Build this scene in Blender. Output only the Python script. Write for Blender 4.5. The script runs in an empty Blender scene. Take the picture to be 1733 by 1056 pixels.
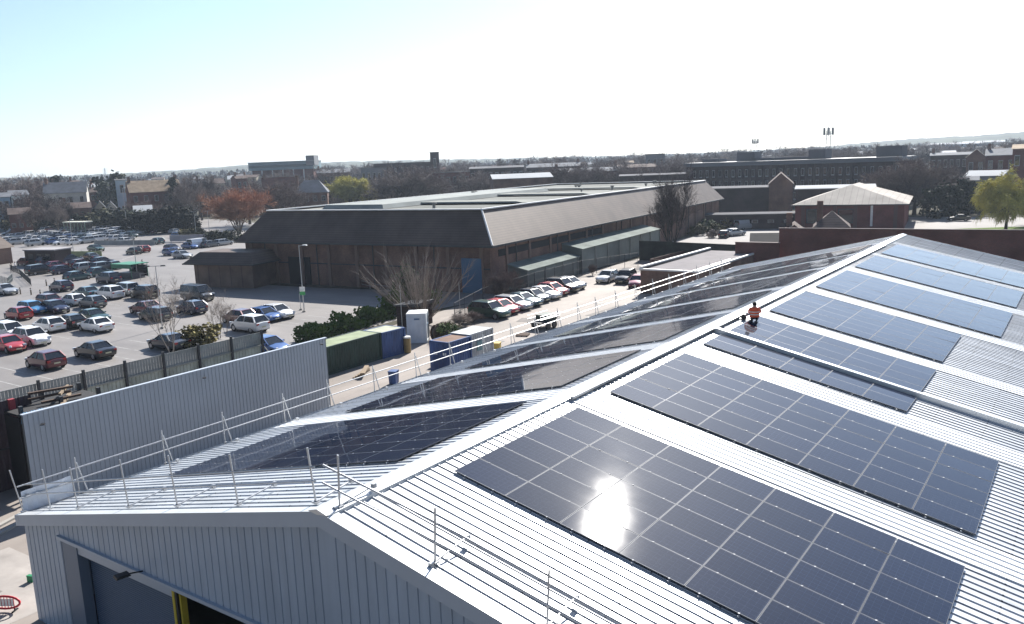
import bpy, math, random
import numpy as np
from mathutils import Vector, Matrix
S = bpy.context.scene
COL = S.collection
R = math.radians

# ------------------------------------------------------------------ camera, sky, sun, exposure
F_PX, YAW, PITCH, ROLL = 1405.336, 0.6154582, -0.1784313, -0.0380014
CAM = np.array([15.29624, -13.15231, 16.44957])
_cy, _sy = math.cos(YAW), math.sin(YAW)
C_F = np.array([-_sy*math.cos(PITCH), _cy*math.cos(PITCH), math.sin(PITCH)])
_r0 = np.array([_cy, _sy, 0.0]); _u0 = np.cross(_r0, C_F)
C_R = math.cos(ROLL)*_r0 + math.sin(ROLL)*_u0
C_U = -math.sin(ROLL)*_r0 + math.cos(ROLL)*_u0
cd = bpy.data.cameras.new("camera"); cam = bpy.data.objects.new("camera", cd); COL.objects.link(cam)
cd.sensor_fit = 'HORIZONTAL'; cd.sensor_width = 36.0; cd.lens = F_PX/1733.0*36.0
cd.clip_start = 0.5; cd.clip_end = 20000
cam.matrix_world = Matrix(((C_R[0], C_U[0], -C_F[0], CAM[0]), (C_R[1], C_U[1], -C_F[1], CAM[1]),
                           (C_R[2], C_U[2], -C_F[2], CAM[2]), (0, 0, 0, 1)))
S.camera = cam

SUN_DIR = Vector((-0.2156, 0.7955, 0.5663)).normalized()      # towards the sun
SUN_EL = math.asin(SUN_DIR.z); SUN_AZ = math.atan2(SUN_DIR.x, SUN_DIR.y)
W = bpy.data.worlds.new("World"); S.world = W; W.use_nodes = True
wn = W.node_tree.nodes; wl = W.node_tree.links
sky = wn.new("ShaderNodeTexSky"); sky.sky_type = 'NISHITA'; sky.sun_disc = False
sky.sun_elevation = SUN_EL; sky.sun_rotation = SUN_AZ
sky.altitude = 50; sky.air_density = 1.0; sky.dust_density = 0.5; sky.ozone_density = 1.0
hs = wn.new("ShaderNodeHueSaturation"); hs.inputs["Saturation"].default_value = 0.82; wl.new(sky.outputs[0], hs.inputs["Color"])
tint = wn.new("ShaderNodeMix"); tint.data_type = 'RGBA'; tint.blend_type = 'MULTIPLY'; tint.inputs["Factor"].default_value = 1.0
tint.inputs["B"].default_value = (0.87, 0.99, 1.15, 1); wl.new(hs.outputs[0], tint.inputs["A"])
# sky scaled by hand: dimmed behind the viewer to deepen shadows, brighter sunward
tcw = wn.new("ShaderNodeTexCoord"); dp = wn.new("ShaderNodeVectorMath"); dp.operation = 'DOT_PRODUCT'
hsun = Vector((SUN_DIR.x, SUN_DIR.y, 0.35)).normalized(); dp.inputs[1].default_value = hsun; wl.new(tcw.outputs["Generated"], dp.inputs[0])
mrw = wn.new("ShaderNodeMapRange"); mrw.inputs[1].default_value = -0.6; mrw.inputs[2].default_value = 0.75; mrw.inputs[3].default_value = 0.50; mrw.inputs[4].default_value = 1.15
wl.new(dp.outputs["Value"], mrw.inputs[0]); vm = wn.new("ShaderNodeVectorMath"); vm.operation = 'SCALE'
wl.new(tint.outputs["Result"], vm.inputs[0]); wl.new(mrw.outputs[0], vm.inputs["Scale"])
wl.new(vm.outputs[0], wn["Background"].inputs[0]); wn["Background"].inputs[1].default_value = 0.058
sd = bpy.data.lights.new("sun", 'SUN'); sd.energy = 5.0; sd.angle = R(0.53); sd.color = (1.0, 0.955, 0.89)
sun = bpy.data.objects.new("sun", sd); COL.objects.link(sun)
sun.rotation_euler = (-SUN_DIR).to_track_quat('-Z', 'Y').to_euler()
S.view_settings.view_transform = 'Standard'; S.view_settings.look = 'None'
S.view_settings.exposure = 1.15; S.view_settings.gamma = 1.0
S.cycles.max_bounces = 6; S.cycles.glossy_bounces = 3; S.cycles.diffuse_bounces = 3
S.cycles.transparent_max_bounces = 6; S.cycles.caustics_reflective = False; S.cycles.caustics_refractive = False

# ------------------------------------------------------------------ measuring helpers (photo pixel -> place)
def ray(x, y):
    return C_F + C_R*((x-866.5)/F_PX) - C_U*((y-528.0)/F_PX)
def at(x, y, h=0.0):
    d = ray(x, y); return Vector(CAM + d*((h-CAM[2])/d[2]))
def far(x, y, dist):
    d = ray(x, y); k = dist/math.hypot(d[0], d[1]); return Vector(CAM + d*k)
def on_roof(x, y, side):
    t = TAN; d = ray(x, y)
    k = (RIDGE - side*CAM[0]*t - CAM[2])/(d[2]+side*d[0]*t); return Vector(CAM + d*k)
def project(P):
    q = np.array(P)-CAM; z = q@C_F
    return 866.5+F_PX*(q@C_R)/z, 528.0-F_PX*(q@C_U)/z
def height(x, y, P):
    lo, hi = -5.0, 90.0
    for _ in range(40):
        m = (lo+hi)/2
        if project((P[0], P[1], m))[1] > y: lo = m
        else: hi = m
    return lo

# ------------------------------------------------------------------ materials
MATS = {}
def mat(name, col, rough=0.7, metal=0.0, spec=0.5, noise=0.0, scale=1.0, col2=None, detail=5.0, bump=0.0, bscale=None, coat=0.0, stretch=None, emit=None):
    if name in MATS: return MATS[name]
    m = bpy.data.materials.new(name); m.use_nodes = True
    nt = m.node_tree; b = nt.nodes["Principled BSDF"]
    b.inputs["Base Color"].default_value = (*col, 1); b.inputs["Roughness"].default_value = rough
    b.inputs["Metallic"].default_value = metal; b.inputs["Specular IOR Level"].default_value = spec
    b.inputs["Coat Weight"].default_value = coat
    if coat: b.inputs["Coat Roughness"].default_value = 0.06
    if noise > 0 or bump > 0:
        tc = nt.nodes.new("ShaderNodeTexCoord"); src = tc.outputs["Object"]
        if stretch:
            mp = nt.nodes.new("ShaderNodeMapping"); mp.inputs["Scale"].default_value = stretch
            nt.links.new(src, mp.inputs["Vector"]); src = mp.outputs["Vector"]
        if noise > 0:
            n = nt.nodes.new("ShaderNodeTexNoise"); n.inputs["Scale"].default_value = scale; n.inputs["Detail"].default_value = detail
            n.inputs["Roughness"].default_value = 0.62
            nt.links.new(src, n.inputs["Vector"])
            rp = nt.nodes.new("ShaderNodeMapRange"); rp.inputs[1].default_value = 0.3; rp.inputs[2].default_value = 0.7
            nt.links.new(n.outputs["Fac"], rp.inputs[0])
            mx = nt.nodes.new("ShaderNodeMix"); mx.data_type = 'RGBA'
            c2 = col2 if col2 else tuple(c*(1-noise) for c in col)
            c1 = col if col2 else tuple(min(1, c*(1+noise*0.6)) for c in col)
            mx.inputs["A"].default_value = (*c2, 1); mx.inputs["B"].default_value = (*c1, 1)
            nt.links.new(rp.outputs[0], mx.inputs["Factor"]); nt.links.new(mx.outputs["Result"], b.inputs["Base Color"])
        if bump > 0:
            nb = nt.nodes.new("ShaderNodeTexNoise"); nb.inputs["Scale"].default_value = bscale or scale*4; nb.inputs["Detail"].default_value = 3
            nt.links.new(src, nb.inputs["Vector"])
            bp = nt.nodes.new("ShaderNodeBump"); bp.inputs["Strength"].default_value = bump; bp.inputs["Distance"].default_value = 0.02
            nt.links.new(nb.outputs["Fac"], bp.inputs["Height"]); nt.links.new(bp.outputs["Normal"], b.inputs["Normal"])
    if emit:
        b.inputs["Emission Color"].default_value = (*emit[0], 1); b.inputs["Emission Strength"].default_value = emit[1]
    MATS[name] = m; return m
def banded(name, col, col2, axis, freq, rough=0.9, soft=0.25, noise=0.2, nscale=0.6, spec=0.12):
    """courses of brick / tile / cladding: thin darker lines every 1/freq metres along one object axis, over mottled colour"""
    if name in MATS: return MATS[name]
    m = bpy.data.materials.new(name); m.use_nodes = True
    nt = m.node_tree; b = nt.nodes["Principled BSDF"]; L = nt.links.new
    b.inputs["Roughness"].default_value = rough; b.inputs["Specular IOR Level"].default_value = spec
    tc = nt.nodes.new("ShaderNodeTexCoord"); sp = nt.nodes.new("ShaderNodeSeparateXYZ"); L(tc.outputs["Object"], sp.inputs[0])
    mu = nt.nodes.new("ShaderNodeMath"); mu.operation = 'MULTIPLY'; mu.inputs[1].default_value = freq; L(sp.outputs[axis], mu.inputs[0])
    fr = nt.nodes.new("ShaderNodeMath"); fr.operation = 'FRACT'; L(mu.outputs[0], fr.inputs[0])
    gt = nt.nodes.new("ShaderNodeMath"); gt.operation = 'LESS_THAN'; gt.inputs[1].default_value = soft; L(fr.outputs[0], gt.inputs[0])
    n = nt.nodes.new("ShaderNodeTexNoise"); n.inputs["Scale"].default_value = nscale; n.inputs["Detail"].default_value = 6; L(tc.outputs["Object"], n.inputs["Vector"])
    mr = nt.nodes.new("ShaderNodeMapRange"); mr.inputs[1].default_value = .3; mr.inputs[2].default_value = .7
    mr.inputs[3].default_value = 1-noise; mr.inputs[4].default_value = 1+noise; L(n.outputs["Fac"], mr.inputs[0])
    mx = nt.nodes.new("ShaderNodeMix"); mx.data_type = 'RGBA'; mx.inputs["A"].default_value = (*col, 1); mx.inputs["B"].default_value = (*col2, 1); L(gt.outputs[0], mx.inputs["Factor"])
    sc = nt.nodes.new("ShaderNodeVectorMath"); sc.operation = 'SCALE'; L(mx.outputs["Result"], sc.inputs[0]); L(mr.outputs[0], sc.inputs["Scale"])
    L(sc.outputs[0], b.inputs["Base Color"])
    MATS[name] = m; return m
def bricks(name, col, col2, mortar, scale=1.0, axis=0):
    if name in MATS: return MATS[name]
    m = bpy.data.materials.new(name); m.use_nodes = True
    nt = m.node_tree; b = nt.nodes["Principled BSDF"]; L = nt.links.new
    b.inputs["Roughness"].default_value = 0.9; b.inputs["Specular IOR Level"].default_value = 0.2
    tc = nt.nodes.new("ShaderNodeTexCoord"); sp = nt.nodes.new("ShaderNodeSeparateXYZ"); L(tc.outputs["Object"], sp.inputs[0])
    ad = nt.nodes.new("ShaderNodeMath"); L(sp.outputs[0], ad.inputs[0]); L(sp.outputs[1], ad.inputs[1])
    cb = nt.nodes.new("ShaderNodeCombineXYZ"); L(ad.outputs[0], cb.inputs[0]); L(sp.outputs[2], cb.inputs[1])
    br = nt.nodes.new("ShaderNodeTexBrick"); br.inputs["Scale"].default_value = scale; br.inputs["Brick Width"].default_value = 0.225
    br.inputs["Row Height"].default_value = 0.075; br.inputs["Mortar Size"].default_value = 0.008
    br.inputs["Color1"].default_value = (*col, 1); br.inputs["Color2"].default_value = (*col2, 1); br.inputs["Mortar"].default_value = (*mortar, 1)
    L(cb.outputs[0], br.inputs["Vector"])
    n = nt.nodes.new("ShaderNodeTexNoise"); n.inputs["Scale"].default_value = 0.35; n.inputs["Detail"].default_value = 7; L(tc.outputs["Object"], n.inputs["Vector"])
    mr = nt.nodes.new("ShaderNodeMapRange"); mr.inputs[1].default_value = .3; mr.inputs[2].default_value = .7; mr.inputs[3].default_value = .72; mr.inputs[4].default_value = 1.25
    L(n.outputs["Fac"], mr.inputs[0])
    sc = nt.nodes.new("ShaderNodeVectorMath"); sc.operation = 'SCALE'; L(br.outputs["Color"], sc.inputs[0]); L(mr.outputs[0], sc.inputs["Scale"])
    L(sc.outputs[0], b.inputs["Base Color"])
    MATS[name] = m; return m

def weather(m, stretch, scale, lo, hi, step=None, amp=0.05, lap=None, dots=None, coords="Object"):
    """multiply a material's colour by streaky dirt; step: (axis, width) tone change per sheet; lap: (axis, width) lap line; dots: (axis, spacing, axis2, spacing2) fixings"""
    nt = m.node_tree; b = nt.nodes["Principled BSDF"]; L = nt.links.new
    tc = nt.nodes.new("ShaderNodeTexCoord"); mp = nt.nodes.new("ShaderNodeMapping"); mp.inputs["Scale"].default_value = stretch; L(tc.outputs[coords], mp.inputs["Vector"])
    n = nt.nodes.new("ShaderNodeTexNoise"); n.inputs["Scale"].default_value = scale; n.inputs["Detail"].default_value = 6; n.inputs["Roughness"].default_value = .65; L(mp.outputs[0], n.inputs["Vector"])
    mr = nt.nodes.new("ShaderNodeMapRange"); mr.inputs[1].default_value = .32; mr.inputs[2].default_value = .68; mr.inputs[3].default_value = lo; mr.inputs[4].default_value = hi; L(n.outputs["Fac"], mr.inputs[0])
    fac = mr.outputs[0]; sp = nt.nodes.new("ShaderNodeSeparateXYZ"); L(tc.outputs[coords], sp.inputs[0])
    def M(op, a, v, c=None):
        q = nt.nodes.new("ShaderNodeMath"); q.operation = op
        for i, s in enumerate((a, v) if c is None else (a, v, c)):
            if isinstance(s, (int, float)): q.inputs[i].default_value = s
            else: L(s, q.inputs[i])
        return q.outputs[0]
    if step:
        w = nt.nodes.new("ShaderNodeTexWhiteNoise"); w.noise_dimensions = '1D'; L(M('FLOOR', M('DIVIDE', sp.outputs[step[0]], step[1]), 0), w.inputs["W"])
        fac = M('MULTIPLY', fac, M('MULTIPLY_ADD', w.outputs["Value"], 2*amp, 1-amp))
    if lap: fac = M('MULTIPLY', fac, M('SUBTRACT', 1.0, M('MULTIPLY', M('LESS_THAN', M('FRACT', M('DIVIDE', sp.outputs[lap[0]], lap[1]), 0), .014), .5)))
    if dots:
        a = M('LESS_THAN', M('FRACT', M('DIVIDE', sp.outputs[dots[0]], dots[1]), 0), .045/dots[1]); c = M('LESS_THAN', M('FRACT', M('DIVIDE', sp.outputs[dots[2]], dots[3]), 0), .05/dots[3])
        fac = M('MULTIPLY', fac, M('SUBTRACT', 1.0, M('MULTIPLY', M('MULTIPLY', a, c), .65)))
    vs = nt.nodes.new("ShaderNodeVectorMath"); vs.operation = 'SCALE'; inp = b.inputs["Base Color"]
    if inp.links: L(inp.links[0].from_socket, vs.inputs[0])
    else: vs.inputs[0].default_value = tuple(inp.default_value)[:3]
    L(fac, vs.inputs["Scale"]); L(vs.outputs[0], inp)
# ------------------------------------------------------------------ mesh helpers
class MB:
    def __init__(s): s.v = []; s.f = []; s.m = []
    def add(s, vs, fs, mi=0):
        o = len(s.v); s.v += [tuple(v) for v in vs]
        for f in fs: s.f.append(tuple(i+o for i in f)); s.m.append(mi)
    def quad(s, a, b, c, d, mi=0): s.add((a, b, c, d), ((0, 1, 2, 3),), mi)
    def tri(s, a, b, c, mi=0): s.add((a, b, c), ((0, 1, 2),), mi)
    def box(s, c, d, rz=0.0, mi=0, top=1.0):
        hx, hy, hz = d[0]/2, d[1]/2, d[2]/2; ca, sa = math.cos(rz), math.sin(rz)
        vs = []
        for z, k in ((-hz, 1.0), (hz, top)):
            for x, y in ((-hx, -hy), (hx, -hy), (hx, hy), (-hx, hy)):
                x *= k; y *= k
                vs.append((c[0]+x*ca-y*sa, c[1]+x*sa+y*ca, c[2]+z))
        s.add(vs, ((3, 2, 1, 0), (4, 5, 6, 7), (0, 1, 5, 4), (1, 2, 6, 5), (2, 3, 7, 6), (3, 0, 4, 7)), mi)
    def hexa(s, b, t, mi=0):
        """eight corners: four below, four above, both counter-clockwise from above"""
        s.add(list(b)+list(t), ((3, 2, 1, 0), (4, 5, 6, 7), (0, 1, 5, 4), (1, 2, 6, 5), (2, 3, 7, 6), (3, 0, 4, 7)), mi)
    def prism(s, poly, z0, z1, mi=0):
        n = len(poly); vs = [(p[0], p[1], z0) for p in poly]+[(p[0], p[1], z1) for p in poly]
        fs = [tuple(range(n-1, -1, -1)), tuple(range(n, 2*n))]+[(i, (i+1) % n, n+(i+1) % n, n+i) for i in range(n)]
        s.add(vs, fs, mi)
    def tube(s, pts, rad, n=6, mi=0, caps=True):
        pts = [Vector(p) for p in pts]; k = len(pts)
        rad = rad if isinstance(rad, (list, tuple)) else [rad]*k
        rings = []
        for i, p in enumerate(pts):
            d = (pts[min(i+1, k-1)]-pts[max(i-1, 0)]).normalized()
            a = d.orthogonal().normalized() if i == 0 else (pa - d*pa.dot(d)).normalized()
            pa = a; b = d.cross(a)
            rings += [p+(a*math.cos(2*math.pi*j/n)+b*math.sin(2*math.pi*j/n))*rad[i] for j in range(n)]
        fs = [(i*n+j, i*n+(j+1) % n, (i+1)*n+(j+1) % n, (i+1)*n+j) for i in range(k-1) for j in range(n)]
        if caps: fs += [tuple(range(n-1, -1, -1)), tuple(range((k-1)*n, k*n))]
        s.add(rings, fs, mi)
    def lathe(s, prof, n=12, c=(0, 0, 0), mi=0, axis='z'):
        vs = []
        for r, z in prof:
            for j in range(n):
                a = 2*math.pi*j/n; x, y = r*math.cos(a), r*math.sin(a)
                vs.append((c[0]+x, c[1]+y, c[2]+z) if axis == 'z' else (c[0]+x, c[1]+z, c[2]+y) if axis == 'y' else (c[0]+z, c[1]+x, c[2]+y))
        k = len(prof)
        fs = [(i*n+j, i*n+(j+1) % n, (i+1)*n+(j+1) % n, (i+1)*n+j) for i in range(k-1) for j in range(n)]
        fs += [tuple(range(n-1, -1, -1)), tuple(range((k-1)*n, k*n))]
        s.add(vs, fs, mi)
    def mesh(s, name, mats, smooth=0.0):
        me = bpy.data.meshes.new(name); me.from_pydata(s.v, [], s.f); me.update()
        mats = mats if isinstance(mats, (list, tuple)) else [mats]
        for m in mats: me.materials.append(m)
        if len(mats) > 1: me.polygons.foreach_set("material_index", s.m)
        if smooth:
            me.polygons.foreach_set("use_smooth", [True]*len(me.polygons)); me.set_sharp_from_angle(angle=R(smooth))
        return me
    def build(s, name, mats, parent=None, smooth=0.0, loc=None):
        return link(name, s.mesh(name, mats, smooth), parent, loc)
def link(name, me, parent=None, loc=None):
    o = bpy.data.objects.new(name, me); COL.objects.link(o)
    if parent is not None: o.parent = parent
    if loc is not None: o.location = loc
    return o
def tag(o, label=None, cat=None, group=None, kind=None):
    if label: o["label"] = label
    if cat: o["category"] = cat
    if group: o["group"] = group
    if kind: o["kind"] = kind
    return o
def thing(name, label, cat, loc=(0, 0, 0), rz=0.0, group=None, kind=None):
    o = bpy.data.objects.new(name, None); COL.objects.link(o); o.location = loc; o.rotation_euler = (0, 0, rz)
    o.empty_display_size = 0.3
    return tag(o, label, cat, group, kind)
def dup(root, loc=None, rz=None, scale=None, label=None, group=None):
    r = root.copy(); COL.objects.link(r)
    if loc is not None: r.location = loc
    if rz is not None: r.rotation_euler = (0, 0, rz)
    if scale is not None: r.scale = scale if isinstance(scale, (tuple, list)) else (scale,)*3
    if label: r["label"] = label
    if group: r["group"] = group
    for ch in list(root.children):
        c = ch.copy(); COL.objects.link(c); c.parent = r
        for g in list(ch.children):
            d = g.copy(); COL.objects.link(d); d.parent = c
    return r
# ------------------------------------------------------------------ palette
M_ROOF = mat("roof_steel", (0.60, 0.62, 0.64), rough=0.37, metal=0.3, noise=0.15, scale=0.9, stretch=(.16, 1.6, 1), bump=0.04, bscale=1.2)
M_RLIGHT = mat("rooflight_grp", (0.95, 0.96, 0.95), rough=0.4, spec=.3)
M_WALL = mat("blue_grey_cladding", (0.39, 0.46, 0.545), rough=0.42, spec=0.4, noise=0.10, scale=0.3)
M_TRIM = mat("blue_grey_trim", (0.44, 0.49, 0.55), rough=0.45, noise=0.06, scale=0.6)
M_RIDGE = mat("ridge_steel", (0.66, 0.68, 0.69), rough=0.34, metal=0.35, noise=0.1, scale=0.5)
M_SHUT = mat("roller_shutter_blue", (0.08, 0.115, 0.175), rough=0.5, noise=0.08, scale=0.4)
M_JAMB = mat("door_jamb", (0.16, 0.20, 0.26), rough=0.5)
M_YEL = mat("yellow_paint", (0.55, 0.42, 0.04), rough=0.6, noise=0.2, scale=3)
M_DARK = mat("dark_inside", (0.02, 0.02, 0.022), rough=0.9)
M_BLACK = mat("black_plastic", (0.012, 0.013, 0.016), rough=0.5)
M_GALV = mat("galvanised_tube", (0.52, 0.53, 0.54), rough=0.42, metal=0.6, noise=0.15, scale=5)
M_ALU = mat("aluminium", (0.075, 0.085, 0.105), rough=0.6, metal=0.2, spec=.3)
M_RAIL = mat("mounting_aluminium", (0.5, 0.52, 0.55), rough=0.5, metal=0.5)
M_CLAMP = mat("clamp_bright", (0.22, 0.23, 0.25), rough=0.6, metal=0.2)
M_WHITE = mat("white_paint", (0.78, 0.78, 0.76), rough=0.5, noise=0.08, scale=1.5)
M_CONC = mat("concrete", (0.36, 0.34, 0.31), rough=0.9, noise=0.22, scale=0.35, bump=0.15, bscale=9)
M_ASPH = mat("car_park_asphalt", (0.215, 0.20, 0.19), rough=0.62, spec=0.4, noise=0.20, scale=0.12, detail=9)
M_GLASS = mat("dark_glass", (0.012, 0.016, 0.022), rough=0.06, spec=0.6)
# solar glass: black cells under clear glass with fine bus-bar lines
def solar_glass():
    m = mat("solar_glass", (0.006, 0.008, 0.016), rough=0.42, spec=0.003, coat=1.0)
    nt = m.node_tree; b = nt.nodes["Principled BSDF"]; L = nt.links.new
    tc = nt.nodes.new("ShaderNodeTexCoord"); sp = nt.nodes.new("ShaderNodeSeparateXYZ"); L(tc.outputs["Object"], sp.inputs[0])
    acc = None
    for ax, f, w in ((1, 6/1.09, 0.04), (0, 10/1.72, 0.03)):
        mu = nt.nodes.new("ShaderNodeMath"); mu.operation = 'MULTIPLY'; mu.inputs[1].default_value = f; L(sp.outputs[ax], mu.inputs[0])
        fr = nt.nodes.new("ShaderNodeMath"); fr.operation = 'FRACT'; L(mu.outputs[0], fr.inputs[0])
        lt = nt.nodes.new("ShaderNodeMath"); lt.operation = 'LESS_THAN'; lt.inputs[1].default_value = w; L(fr.outputs[0], lt.inputs[0])
        if acc is None: acc = lt
        else:
            mxx = nt.nodes.new("ShaderNodeMath"); mxx.operation = 'MAXIMUM'; L(acc.outputs[0], mxx.inputs[0]); L(lt.outputs[0], mxx.inputs[1]); acc = mxx
    mx = nt.nodes.new("ShaderNodeMix"); mx.data_type = 'RGBA'
    mx.inputs["A"].default_value = (0.009, 0.0145, 0.034, 1); mx.inputs["B"].default_value = (0.03, 0.04, 0.07, 1)
    L(acc.outputs[0], mx.inputs["Factor"]); L(mx.outputs["Result"], b.inputs["Base Color"])
    # dust film: soft large-scale changes of gloss
    n = nt.nodes.new("ShaderNodeTexNoise"); n.inputs["Scale"].default_value = 0.9; n.inputs["Detail"].default_value = 4
    oi = nt.nodes.new("ShaderNodeObjectInfo"); ad = nt.nodes.new("ShaderNodeVectorMath"); ad.operation = 'ADD'
    L(tc.outputs["Object"], ad.inputs[0]); L(oi.outputs["Location"], ad.inputs[1]); L(ad.outputs[0], n.inputs["Vector"])
    mr = nt.nodes.new("ShaderNodeMapRange"); mr.inputs[1].default_value = .3; mr.inputs[2].default_value = .7; mr.inputs[3].default_value = 0.034; mr.inputs[4].default_value = 0.043
    L(n.outputs["Fac"], mr.inputs[0]); L(mr.outputs[0], b.inputs["Coat Roughness"]); b.inputs["Coat IOR"].default_value = 1.42
    rv = nt.nodes.new("ShaderNodeMapRange"); rv.inputs[3].default_value = .86; rv.inputs[4].default_value = 1.14; L(oi.outputs["Random"], rv.inputs[0])
    vs = nt.nodes.new("ShaderNodeVectorMath"); vs.operation = "SCALE"; L(mx.outputs["Result"], vs.inputs[0]); L(rv.outputs[0], vs.inputs["Scale"]); L(vs.outputs[0], b.inputs["Base Color"])
    return m
M_SOLAR = solar_glass()

weather(M_ROOF, (.10, 1.3, 1), 1.6, .72, 1.06, (1, 1.0), .04, (1, 1.0), (0, 1.75, 1, 1/3.0))
weather(M_WALL, (1.6, 1, .10), 1.2, .90, 1.05, (0, 1.0), .035)
weather(M_RLIGHT, (.12, 1.5, 1), 1.5, .90, 1.02)
# ------------------------------------------------------------------ the shed with the solar roof
RIDGE, SLOPE, LEN, EAVE = 8.15, 0.225508, 75.0, 16.6
TAN, COS, SIN = math.tan(SLOPE), math.cos(SLOPE), math.sin(SLOPE)
SHEET = 0.10                                   # roof sheet lies this far under the glass of the panels (vertical)
def rz_(x): return RIDGE-SHEET-abs(x)*TAN
shed = thing("steel_shed", "long grey steel shed with a solar panelled pitched roof and ribbed gable", "shed")
def sheet_profile(y0, y1, pitch=1/3.0):
    """trapezoidal rib cross-section along Y -> list of (y, dz)"""
    out = []; k = math.floor(y0/pitch)
    y = k*pitch
    while y < y1+1e-6:
        for dy, dz in ((0.0, 0.0), (0.026, 0.032), (0.055, 0.032), (0.081, 0.0)):
            yy = y+dy
            if y0-1e-6 <= yy <= y1+1e-6: out.append((yy, dz))
        y += pitch
    if out[0][0] > y0+1e-4: out.insert(0, (y0, 0.0))
    if out[-1][0] < y1-1e-4: out.append((y1, 0.0))
    return out
def roof_sheet(side, y0, y1, x0, x1, lift, rib=1.0):
    b = MB(); pr = [(y, dz*rib) for y, dz in sheet_profile(y0, y1)]; n = len(pr)
    vs = []
    for x in (x0, x1):
        for y, dz in pr: vs.append((side*x, y, rz_(x)+lift+dz))
    fs = [((j, j+1, n+j+1, n+j) if side < 0 else (j+1, j, n+j, n+j+1)) for j in range(n-1)]
    b.add(vs, fs); return b
for side in (1, -1):
    roof_sheet(side, -0.12, LEN, 8.35, EAVE+0.12, 0.0).build("roof_sheet", M_ROOF, shed)
    roof_sheet(side, -0.12, LEN, 0.05, 8.6, 0.007).build("roof_sheet", M_ROOF, shed)
RL = ((11.35, 12.95), (20.5, 22.0), (30.05, 31.35), (39.0, 40.6), (49.5, 51.0), (58.7, 60.0), (67.6, 69.0))
for side in (1, -1):
    for y0, y1 in RL:
        roof_sheet(side, y0, y1, 0.45, EAVE-0.1, 0.015).build("rooflight", M_RLIGHT, shed)
# raised expansion flashing across the roof between two panel blocks
for side in (1,):
    b = MB()
    ys = (24.72, 24.74, 24.98, 25.0)
    for (ya, yb, za, zb) in ((24.72, 24.74, 0.0, 0.25), (24.74, 24.98, 0.25, 0.25), (24.98, 25.0, 0.25, 0.0)):
        b.quad((side*0.5, ya, rz_(0.5)+za), (side*0.5, yb, rz_(0.5)+zb), (side*(EAVE+.1), yb, rz_(EAVE+.1)+zb), (side*(EAVE+.1), ya, rz_(EAVE+.1)+za))
    b.build("expansion_flashing", M_RIDGE, shed)
# ridge capping with scalloped filler edge
b = MB()
for side in (1, -1):
    w = 0.34
    b.quad((0, -0.15, RIDGE+0.02), (side*w, -0.15, RIDGE+0.02-w*TAN-0.02), (side*w, LEN+.1, RIDGE+0.02-w*TAN-0.02), (0, LEN+.1, RIDGE+0.02))
    b.tri((0, -.214, RIDGE+.03), (side*w, -.214, RIDGE-w*TAN+.01), (0, -.214, RIDGE-.12)); b.quad((0, -.214, RIDGE+.03), (0, -.14, RIDGE+.03), (side*w, -.14, RIDGE-w*TAN+.01), (side*w, -.214, RIDGE-w*TAN+.01))
    b.quad((side*w, -0.15, RIDGE-w*TAN), (side*(w+0.005), -0.15, RIDGE-w*TAN-0.10), (side*(w+0.005), LEN+.1, RIDGE-w*TAN-0.10), (side*w, LEN+.1, RIDGE-w*TAN))
b.build("ridge_cap", M_RIDGE, shed)
# cable tray along the ridge, right-hand side, from the third block on
b = MB(); b.box((0.40, 20.0, RIDGE-0.40*TAN+0.03), (0.14, 17.2, 0.09)); b.box((0.40, 47, RIDGE-0.40*TAN+0.03), (0.10, 36, 0.08))
b.build("cable_tray", M_GALV, shed)
# gable wall: narrow grooved cladding
LINTEL, DX0, DX1 = 3.98, -13.93, -1.2
def clad_wall(b, xa, xb, y, zbot, ztop, out=-1, pitch=1/3.0, g=0.05, dep=0.032):
    x = math.ceil(xa/pitch)*pitch; xs = [(xa, 0)]
    while x < xb-g:
        if x > xa+1e-3: xs += [(x, 0), (x+0.012, dep), (x+g-0.012, dep), (x+g, 0)]
        x += pitch
    xs.append((xb, 0))
    for (x1, d1), (x2, d2) in zip(xs[:-1], xs[1:]):
        y1, y2 = y-out*d1, y-out*d2
        p = ((x1, y1, zbot(x1)), (x2, y2, zbot(x2)), (x2, y2, ztop(x2)), (x1, y1, ztop(x1)))
        b.quad(*(p if out < 0 else p[::-1]))
zt = lambda x: rz_(x)-0.05
b = MB()
clad_wall(b, -EAVE, DX0, 0, lambda x: 0.0, zt)
clad_wall(b, DX0, DX1, 0, lambda x: LINTEL, lambda x: zt(x))
clad_wall(b, DX1, 0, 0, lambda x: 0.0, zt); clad_wall(b, 0, EAVE, 0, lambda x: 0.0, zt)
b.build("gable_wall", M_WALL, shed)
b = MB(); clad_wall(b, -EAVE, 0, LEN, lambda x: 0.0, zt, 1); clad_wall(b, 0, EAVE, LEN, lambda x: 0.0, zt, 1); b.build("gable_wall", M_WALL, shed)
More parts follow.
